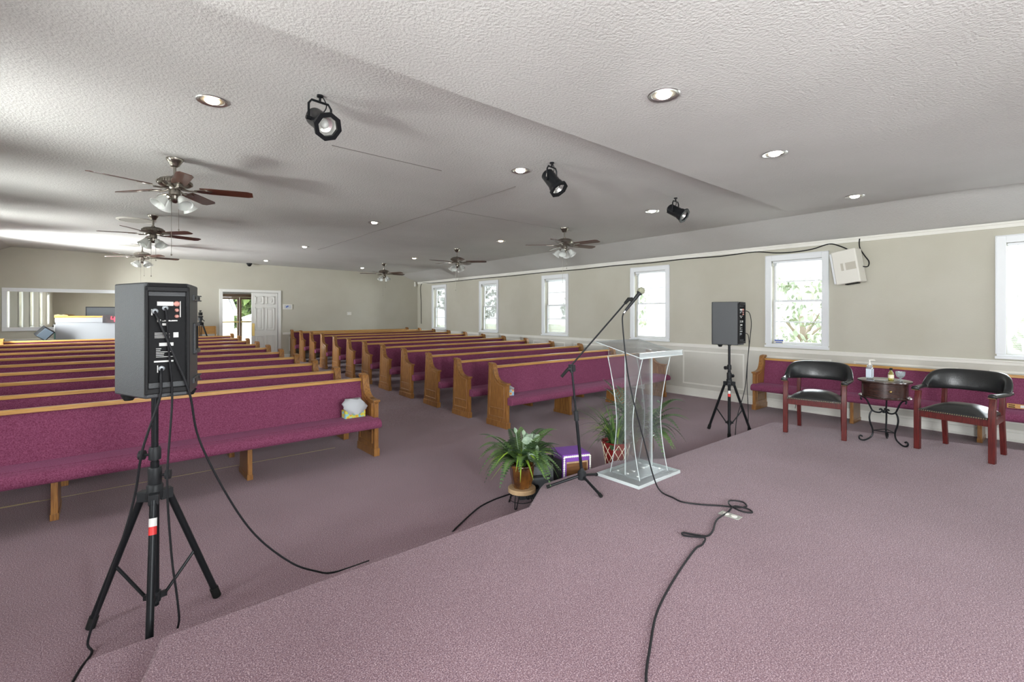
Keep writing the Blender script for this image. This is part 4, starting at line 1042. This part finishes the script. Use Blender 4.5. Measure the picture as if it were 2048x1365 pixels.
# ------------------------------------------------------------------ drum side table and what stands on it
TX, TY = 6.42, 1.335
t = thing('side_table', 'dark drum side table with scrolled iron legs between the armchairs', 'table', (TX,TY,ST))
b = MB(); b.lathe([(.20,.505),(.205,.51),(.205,.655),(.20,.66)], 40); b.obj('drum', M['drum'], t)
b = MB(); b.lathe([(.19,.66),(.232,.660),(.240,.668),(.238,.678),(.225,.682),(.0,.682)], 40); b.obj('table_top', M['drum'], t)
b = MB(); b.lathe([(.19,.492),(.228,.492),(.234,.500),(.228,.508),(.19,.508)], 40); b.obj('lower_rim', M['drum'], t)
b = MB(); b.M = Matrix.Rotation(math.radians(205),4,'Z'); b.ball((.215,0,.58), .014); b.obj('drawer_knob', M['brass'], t)
for k in range(3):
    a = math.radians(120*k+5)
    prof = [(.215,.455),(.225,.475),(.212,.487),(.195,.482),(.175,.465),(.155,.43),(.135,.385),(.115,.345),(.08,.325),(.04,.325),(.022,.345),(.035,.362),(.05,.352)]
    low = [(.115,.345),(.135,.31),(.142,.26),(.132,.20),(.115,.15),(.11,.10),(.125,.055),(.165,.022),(.20,.010),(.232,.02),(.240,.045),(.225,.06),(.208,.05)]
    b = MB(); b.M = Matrix.Rotation(a,4,'Z')
    b.tube(smooth_path([(x,0,z_) for x,z_ in prof],4), .0085, 8); b.tube(smooth_path([(x,0,z_) for x,z_ in low],4), .0085, 8)
    b.obj('scrolled_leg', M['blackmetal'], t)
b = MB()
for k in range(3):
    a0, a1 = math.radians(5+120*k), math.radians(5+120*(k+1)); b.tube([(.112*math.cos(a0),.112*math.sin(a0),.125),(.112*math.cos(a1),.112*math.sin(a1),.125)], .005, 6)
b.lathe([(.02,.32),(.02,.35)],12)
b.obj('stretcher', M['blackmetal'], t)
zt = ST+.6825
t = thing('sanitizer_bottle', 'clear pump bottle of hand sanitizer on the drum table', 'bottle', (TX-.035,TY+.125,zt))
b = MB(); b.box(-.033,.033,-.03,.03,0,.13); b.lathe([(.03,.128),(.022,.148),(.015,.152)],16); b.obj('body', M['bottle'], t, bevel=.012, seg=3)
b = MB(); b.box(-.0335,-.0325,-.026,.026,.02,.11); b.box(-.026,.026,-.0312,-.0302,.02,.11); b.obj('printed_panel', basic('pale_label',(.55,.62,.70),.6,bump=.02), t)
b = MB(); b.lathe([(.015,.150),(.016,.172),(.006,.175),(.006,.20),(.011,.203),(.011,.212)],14); b.tube([(0,0,.207),(.02,-.035,.207),(.024,-.045,.200)], .006, 8); b.obj('pump', M['whitepl'], t)
t = thing('oil_bottle', 'small bottle of golden oil with dark cap on the drum table', 'bottle', (TX-.02,TY-.06,zt))
b = MB(); b.lathe([(.024,0),(.026,.006),(.026,.07),(.02,.085),(.012,.10),(.012,.112)],18); b.obj('body', M['oil'], t)
b = MB(); b.lathe([(.0135,.110),(.0135,.13),(.012,.133)],14); b.obj('cap', M['rubber'], t)
b = MB(); b.lathe([(.0265,.025),(.0265,.062)],18,cap=False); b.obj('paper_wrap', M['cream'], t)
t = thing('glass_cup', 'cut-glass footed cup on the drum table behind the oil bottle', 'cup', (TX+.06,TY-.125,zt))
b = MB(); b.lathe([(.026,0),(.026,.004),(.008,.012),(.008,.02),(.028,.035),(.036,.05),(.042,.095),(.039,.095),(.033,.052),(.02,.04),(0,.036)],18,cap=False); b.obj('bowl', M['bottle'], t)
b = MB()
for k in range(12):
    a = 2*PI*k/12; b.tube([(.036*math.cos(a),.036*math.sin(a),.05),(.0425*math.cos(a),.0425*math.sin(a),.093)], .003, 5)
b.obj('cut_ribs', M['bottle'], t)
b = MB(); b.lathe([(.06,0),(.062,.003),(.058,.006)],24)
o = b.obj('coaster', M['bottle']); o.location = (TX-.08,TY+.01,zt); tag(o, 'clear round coaster lying on the drum table', 'coaster')
# wooden strip on the wall pew
t = thing('wooden_board', 'pale slotted wooden board lying on the wall pew seat', 'board', (8.40,.30,.4405))
b = MB(); b.box(-.012,.012,-.42,.24,.0,.055); bd = b.obj('strip', M['oakrail'], t, bevel=.003)
b = MB(); b.box(-.0128,-.0118,.17,.225,.010,.02); b.box(-.0128,-.0118,.17,.225,.033,.043); b.obj('slots', M['rubber'], bd)
b = MB(); b.box(-.0128,-.0118,.06,.125,.012,.045); b.obj('white_print', M['mark'], bd)

# ------------------------------------------------------------------ tissue boxes
def tissue(loc, rz, mat, big, label):
    t = thing('tissue_box', label, 'tissue box', loc, rz, 'tissue boxes on pews')
    b = MB(); b.box(-.115,.115,-.055,.055,0,.085); b.obj('carton', mat, t, bevel=.002)
    b = MB(); r_ = random.Random(5); vs=[]; n=14; m_=5
    for j in range(m_):
        f=j/(m_-1)
        for k in range(n):
            a=2*PI*k/n; rr=(.035+.068*math.sin(PI*min(1,f*.72+.12)))*(1+.22*math.sin(3*a+j*1.4)); vs.append((rr*1.25*math.cos(a), rr*.62*math.sin(a)-.05*big*(1-f), .045+.035*(1-big)+.155*f*big+.01*math.sin(5*a)))
    fs=[(j*n+k,j*n+(k+1)%n,(j+1)*n+(k+1)%n,(j+1)*n+k) for j in range(m_-1) for k in range(n)]+[[ (m_-1)*n+k for k in range(n)]]
    b.add(vs,fs); b.obj('tissues', M['paper'], t, ang=80)
    return t
tissue((2.045,5.20,.438), 0, M['tis1'], 1.0, 'floral tissue box with puffed tissue on the front left pew')
tissue((4.30,5.22,.438), math.radians(70), M['tis2'], .35, 'orange and blue tissue box on the front right pew')

# ------------------------------------------------------------------ wall speaker and cabling on the right wall
t = thing('wall_speaker', 'white loudspeaker mounted on the wall above the armchairs', 'speaker', (8.40,2.175,2.29), 0)
Mt = Matrix.Rotation(math.radians(-8.5),4,'X')
b = MB(); b.M = Mt
b.prism([(-.15,-.15,-.25),(.09,-.17,-.25),(.09,.10,-.25),(-.15,.16,-.25)], (0,0,.50)); b.obj('cabinet', M['whitepl'], t, bevel=.015, seg=3)
b = MB(); b.M = Mt; b.box(-.13,.085,.135,.19,-.235,.235); b.obj('front_grille', M['wtrim'], t, bevel=.012)
b = MB(); b.M = Mt; b.box(-.156,-.149,-.125,.0,-.055,.055); b.box(-.156,-.149,.03,.06,-.055,.055); b.obj('side_grip', basic('beige_recess',(.5,.47,.40),.6,bump=.02), t, bevel=.002)
b = MB(); b.M = Mt; b.box(-.10,.03,-.10,.06,-.262,-.25); b.obj('underside_socket', M['rubber'], t)
b = MB(); b.box(.08,.165,-.06,.06,-.10,.10); b.obj('bracket', M['steel'], t)
cable('speaker_cable', [(XR-.015,2.075,2.93-.19),(XR-.03,2.08,2.66),(XR-.06,2.06,2.56),(XR-.08,2.0,2.45),(XR-.10,1.945,2.36),(XR-.11,1.955,2.29),(XR-.14,2.01,2.29)], .008, 'black cable looping from the ceiling to the wall speaker')
cable('speaker_wire', [(XR-.012,15.36,1.22),(XR-.012,15.37,2.0),(XR-.012,15.36,2.655)]+[(XR-.016,y_, 2.665-.012*(i%2)) for i,y_ in enumerate([14.6,13.2,11.8,10.4,9.0,7.7,6.6,5.7,4.9,4.2])]+[(XR-.016,3.6,2.672),(XR-.016,3.25,2.62),(XR-.016,2.95,2.61),(XR-.016,2.7,2.63),(XR-.016,2.47,2.685),(XR-.05,2.3,2.62),(XR-.10,2.18,2.545)], .009, 'black cable tacked along the top of the window wall', n=5)
cable('thin_cord', [(XR-.05,2.92,.34),(XR-.03,2.93,.2),(XR-.035,2.95,.04)], .004, 'thin dark cord on the wall under the long pew')

# ------------------------------------------------------------------ far wall things
t = thing('mirror', 'wide mirror in a white frame on the far left wall', 'mirror', (0,YF,0))
MX0, MX1, MZ0, MZ1 = -1.89, .75, 1.275, 2.10
b = MB(); b.box(MX0,MX1,-.006,-.001,MZ0,MZ1); b.obj('glass', M['mirror'], t, flat=True)
b = MB(); w=.085
for (a,c,e,f) in ((MX0-w,MX1+w,MZ1,MZ1+w),(MX0-w,MX1+w,MZ0-w,MZ0),(MX0-w,MX0,MZ0,MZ1),(MX1,MX1+w,MZ0,MZ1)): b.box(a,c,-.035,-.001,e,f)
b.obj('frame', M['wtrim'], t, bevel=.005)
BY = 14.4
t = thing('sound_booth', 'white sound booth with wooden cap behind the left pews', 'booth', (0,BY,FZ))
b = MB(); b.box(-1.01,1.2,0,.10,0,1.30); b.box(-1.01,-.93,.10,.75,0,1.30); b.box(1.12,1.2,.10,.75,0,1.30); b.obj('half_wall', M['booth'], t, bevel=.004)
b = MB(); b.box(-1.02,1.21,-.018,0,1.19,1.30); b.obj('face_trim', M['booth'], t, bevel=.004)
b = MB(); b.box(-1.03,1.22,-.03,.16,1.30,1.338); b.obj('cap', M['oakrail'], t, bevel=.005)
t = thing('computer_monitor', 'dark monitor standing on the sound booth', 'monitor', (-.2,BY+.3,FZ+1.05))
b = MB(); b.box(-.33,.33,-.02,.02,.08,.50); b.obj('bezel', M['black'], t, bevel=.006)
b = MB(); b.box(-.31,.31,-.024,-.02,.11,.48); b.obj('screen', basic('grey_screen',(.05,.055,.06),.3,bump=.02), t)
b = MB(); b.box(-.03,.03,.02,.05,-.02,.3); b.box(-.12,.12,-.06,.12,-.03,-.01); b.obj('foot', M['black'], t)
b = MB(); b.box(-.9,1.1,.12,.7,.95,1.0)
o = b.obj('booth_shelf', M['oakrail'], None); o.location = (0,BY,FZ); tag(o, 'wooden desk shelf inside the sound booth', 'shelf')
t = thing('led_display', 'black display with glowing red numeral on the sound booth', 'display', (-.02,BY-.03,FZ+1.265))
b = MB(); b.box(-.21,.21,-.012,.010,-.09,.09); b.obj('panel', basic('dark_display',(.03,.026,.03),.3,col2=(.07,.05,.05),nscale=9), t, bevel=.003)
b = MB(); b.tube([(x_-.13,-.018,z_) for x_,z_ in ((.08,.055),(.07,.0),(.13,-.005),(.135,.05),(.135,-.06),(.16,-.06))], .009, 8); b.obj('red_numeral', M['neon'], t)
t = thing('book', 'open tan book lying on the end of the sound booth cap', 'book', (-.92,BY+.06,FZ+1.338))
b = MB(); b.prism([(-.11,-.05,0),(.11,-.05,0),(.10,-.05,.018),(.03,-.05,.03),(0,-.05,.02),(-.05,-.05,.034),(-.11,-.05,.022)], (0,.12,0)); b.obj('pages', basic('tan_paper',(.55,.36,.16),.6,bump=.02), t)
b = MB(); b.box(-.115,.115,-.055,.075,-.0005,.003); b.obj('cover', M['drum'], t)
t = thing('tilted_speaker', 'tilted dark cube speaker at the left end of the sound booth', 'speaker', (-1.17,BY-.18,FZ+.97), math.radians(20))
b = MB(); b.M = Matrix.Rotation(math.radians(38),4,'Y') @ Matrix.Rotation(math.radians(12),4,'X'); b.box(-.10,.10,-.10,.10,-.12,.12); b.obj('cabinet', M['black'], t, bevel=.006)
b = MB(); b.M = Matrix.Rotation(math.radians(38),4,'Y') @ Matrix.Rotation(math.radians(12),4,'X'); b.box(-.085,.085,-.106,-.10,-.105,.105); b.obj('front_grille', basic('blue_grey_grille',(.09,.12,.15),.6,bump=.3,bscale=300), t, bevel=.004)
b = MB(); b.tube([(0,.02,-.13),(.0,.06,-.5),(.0,.06,-.955)], .02, 10); b.lathe([(.14,-.97),(.14,-.955),(.03,-.945)],20); b.obj('pole', M['blackmetal'], t)
cols = [(.1,.12,.3),(.35,.1,.3),(.15,.3,.25),(.5,.5,.5)]
for k,cc in enumerate(cols):
    b = MB(); b.box(-.012,.012,-.09,.09,0,.16)
    o = b.obj('binder', basic('binder_%d' % k, cc, .5, bump=.02), None, bevel=.002); o.location = (-1.026,BY+.10,FZ+.48+.17*k)
    tag(o, ['navy','plum','green','grey'][k]+' binder shelved at the left end of the sound booth', 'binder', 'binders on the booth end')
b = MB(); 
for k in range(5): b.box(-1.045,-1.011,BY+.0,BY+.20,FZ+.46+.17*k,FZ+.472+.17*k)
o = tag(b.obj('binder_rack', M['steel'], None), 'narrow steel rack on the left end of the sound booth', 'rack')
# tripod with camera, wooden chair
t = thing('camera_tripod', 'black video tripod left of the far doors', 'tripod', (1.66,14.35,FZ))
for k in range(3):
    a = math.radians(80+120*k); b = MB()
    for s in (-1,1): b.tube([(.05*math.cos(a)-s*.02*math.sin(a),.05*math.sin(a)+s*.02*math.cos(a),1.13),(.26*math.cos(a)-s*.012*math.sin(a),.26*math.sin(a)+s*.012*math.cos(a),.55)], .010, 6)
    b.tube([(.25*math.cos(a),.25*math.sin(a),.58),(.42*math.cos(a),.42*math.sin(a),.01)], .014, 8); b.obj('leg', M['blackmetal'], t)
b = MB(); b.lathe([(.06,1.09),(.075,1.12),(.07,1.16),(.03,1.18),(.03,1.22)],16)
for k in range(3):
    a = math.radians(80+120*k); b.tube([(0,0,.8),(.19*math.cos(a),.19*math.sin(a),.78)], .008, 6)
b.obj('crown', M['black'], t)
b = MB(); b.lathe([(.05,1.22),(.055,1.25),(.04,1.30)],14); b.box(-.05,.05,-.07,.07,1.29,1.33); b.tube([(0,-.05,1.28),(.05,-.3,1.20)], .009, 6); b.obj('fluid_head', M['black'], t)
b = MB(); b.box(-.035,.035,-.09,.09,1.34,1.42); b.tube([(0,-.09,1.38),(0,-.14,1.38)], .03, 12); b.box(-.02,.02,-.05,.05,1.44,1.47); b.tube([(0,.04,1.40),(0,.04,1.45)],.008,6); b.obj('camcorder', M['rubber'], t, bevel=.004)
t = thing('wooden_chair', 'golden wooden chair behind the tripod by the far wall', 'chair', (1.93,14.75,FZ), math.radians(10))
for x in (-.19,.19):
    for y in (-.19,.19):
        b = MB(); b.tube([(x,y,0),(x*.95,y*.95,.45)], .018, 8); b.obj('leg', M['oakrail'], t)
    b = MB(); b.tube([(x,.19,.45),(x*1.02,.25,1.02)], .017, 8); b.obj('back_post', M['oakrail'], t)
b = MB(); b.box(-.21,.21,-.21,.21,.44,.475); b.obj('seat', M['oakrail'], t, bevel=.01)
b = MB(); b.prism([(-.215,.225,.84),(.215,.225,.84),(.215,.25,1.02),(.21,.255,1.05),(-.21,.255,1.05),(-.215,.25,1.02)], (0,.022,0)); b.obj('crest_rail', M['oakrail'], t, bevel=.004)
b = MB(); b.box(-.16,.16,-.16,.16,.4755,.50); b.obj('cushion', M['red'], t, bevel=.008)
t = thing('wall_plaque', 'small white framed plaque with blue emblem beside the far doors', 'plaque', (4.075,YF,1.80))
b = MB(); b.box(-.135,.135,-.02,-.001,-.08,.08); b.obj('frame', M['whitepl'], t, bevel=.004)
b = MB(); b.box(-.095,.095,-.0215,-.0195,-.052,.052); b.obj('print', basic('grey_print',(.55,.57,.60),.5,bump=.02), t)
b = MB(); b.box(-.05,-.015,-.0225,-.021,-.025,.02); b.box(-.02,.02,-.0225,-.021,.0,.035); b.obj('blue_emblem', M['bluebox'], t)
t = thing('wall_switch', 'white switch plate on the far wall above the rear pews', 'switch', (6.0,YF,1.59))
b = MB(); b.box(-.075,.075,-.016,-.001,-.055,.055); b.obj('plate', M['whitepl'], t, bevel=.004)
b = MB(); b.box(-.03,.0,-.022,-.015,-.018,.018); b.obj('toggle', M['wtrim'], t)
t = thing('dome_camera', 'black dome security camera at the top of the far wall', 'security camera', (3.0,YF-.12,cz(3.0,YF-.12)))
b = MB(); b.lathe([(.075,0),(.075,-.03),(.06,-.035)],20); b.obj('base', M['black'], t)
b = MB(); b.ball((0,0,-.035), .058, seg=18, rings=10); b.obj('dome', M['rubber'], t)
t = thing('motion_sensor', 'small white sensor box high in the far right corner', 'sensor', (XR-.12,YF,2.66))
b = MB(); b.box(-.03,.03,-.05,-.001,-.08,.09); b.obj('case', M['whitepl'], t, bevel=.008)
b = MB(); b.box(-.02,.02,-.054,-.049,-.05,.0); b.obj('lens', M['wtrim'], t)
# package on the window sill
t = thing('wipes_package', 'small blue and white package on the sill behind the long pew', 'package', (XR+.045,3.22,WZ0))
b = MB(); b.box(-.02,.02,-.07,.07,.0,.07); b.obj('pack', M['whitepl'], t, bevel=.004)
b = MB(); b.box(-.0215,-.0195,-.068,.068,.045,.068); b.box(-.0215,-.0195,-.05,.05,.015,.03); b.obj('blue_band', M['bluebox'], t)
# floor outlet on the stage
t = thing('floor_outlet', 'beige floor outlet plate set in the stage carpet', 'outlet', (3.27,1.54,ST), math.radians(0))
b = MB(); b.box(-.035,.035,-.07,.07,.0005,.004); b.obj('plate', basic('outlet_plate',(.42,.42,.38),.4,metal=.3,bump=.02), t, bevel=.001)
for s in (-1,1):
    b = MB(); b.M = Matrix.Translation((0,s*.028,.004)); b.lathe([(.020,0),(.020,.0035),(.017,.004)],18); b.obj('socket', M['whitepl'], t)

# ------------------------------------------------------------------ light
w = bpy.data.worlds.new('sky'); SC.world = w; w.use_nodes = True
nt = w.node_tree; nt.nodes.clear()
ow = N(nt, 'ShaderNodeOutputWorld'); bg = N(nt, 'ShaderNodeBackground')
bg.inputs[0].default_value = (.90,.96,1.0,1); bg.inputs[1].default_value = 6.0
nt.links.new(bg.outputs[0], ow.inputs[0])
def area(name, loc, rot, sx, sy, power, col=(1,1,1), portal=False, spread=PI):
    l = bpy.data.lights.new(name, 'AREA'); l.shape = 'RECTANGLE'; l.size = sx; l.size_y = sy; l.energy = power; l.color = col; l.spread = spread
    if portal: l.cycles.is_portal = True
    o = bpy.data.objects.new(name, l); COL.objects.link(o); o.location = loc; o.rotation_euler = rot; return o
for c, p in zip(RW, (50,14,8,8,8,10)): area('daylight_right', (XR+.22,c,(WZ0+WZ1)/2), (0,math.radians(90),0), WZ1-WZ0, 2*WW, p, (.94,.97,1.0))
for c, p in zip(LW, (450,50,20,10,20,360)): area('daylight_left', (XL-.22,c,(WZ0+WZ1)/2), (0,math.radians(-90),0), WZ1-WZ0, 2*WW, p, (.99,.99,1.0))
for c, p in zip(LW, (1200,980,850,560,700,1500)): area('sunlit_ground_bounce', (XL-2.2,c,.30), (0,math.radians(-125),0), 2.0, 1.9, p, (1.0,.99,.97))
for c, p in zip(FW, (210,70,30,30)): area('added_front_light', (c,YB-.22,(WZ0+WZ1)/2), (math.radians(90),0,0), 2*WW, WZ1-WZ0, p, (.99,.99,1.0))  # added lamps behind the camera, brightening the near carpet and ceiling

# ------------------------------------------------------------------ camera
cam = bpy.data.cameras.new('camera'); co = bpy.data.objects.new('camera', cam); COL.objects.link(co)
co.location = (0,0,1.60); co.rotation_euler = (PI/2,0,math.radians(-40))
cam.sensor_width = 36; cam.lens = 945/2048*36; cam.shift_y = -55.5/2048; cam.clip_start = .02; cam.clip_end = 200
SC.camera = co
SC.view_settings.view_transform = 'Standard'; SC.view_settings.look = 'None'; SC.view_settings.gamma = 1; SC.view_settings.use_curve_mapping = False
SC.view_settings.exposure = 0.66
SC.cycles.transparent_max_bounces = 24
SC.cycles.sample_clamp_indirect = 5.0
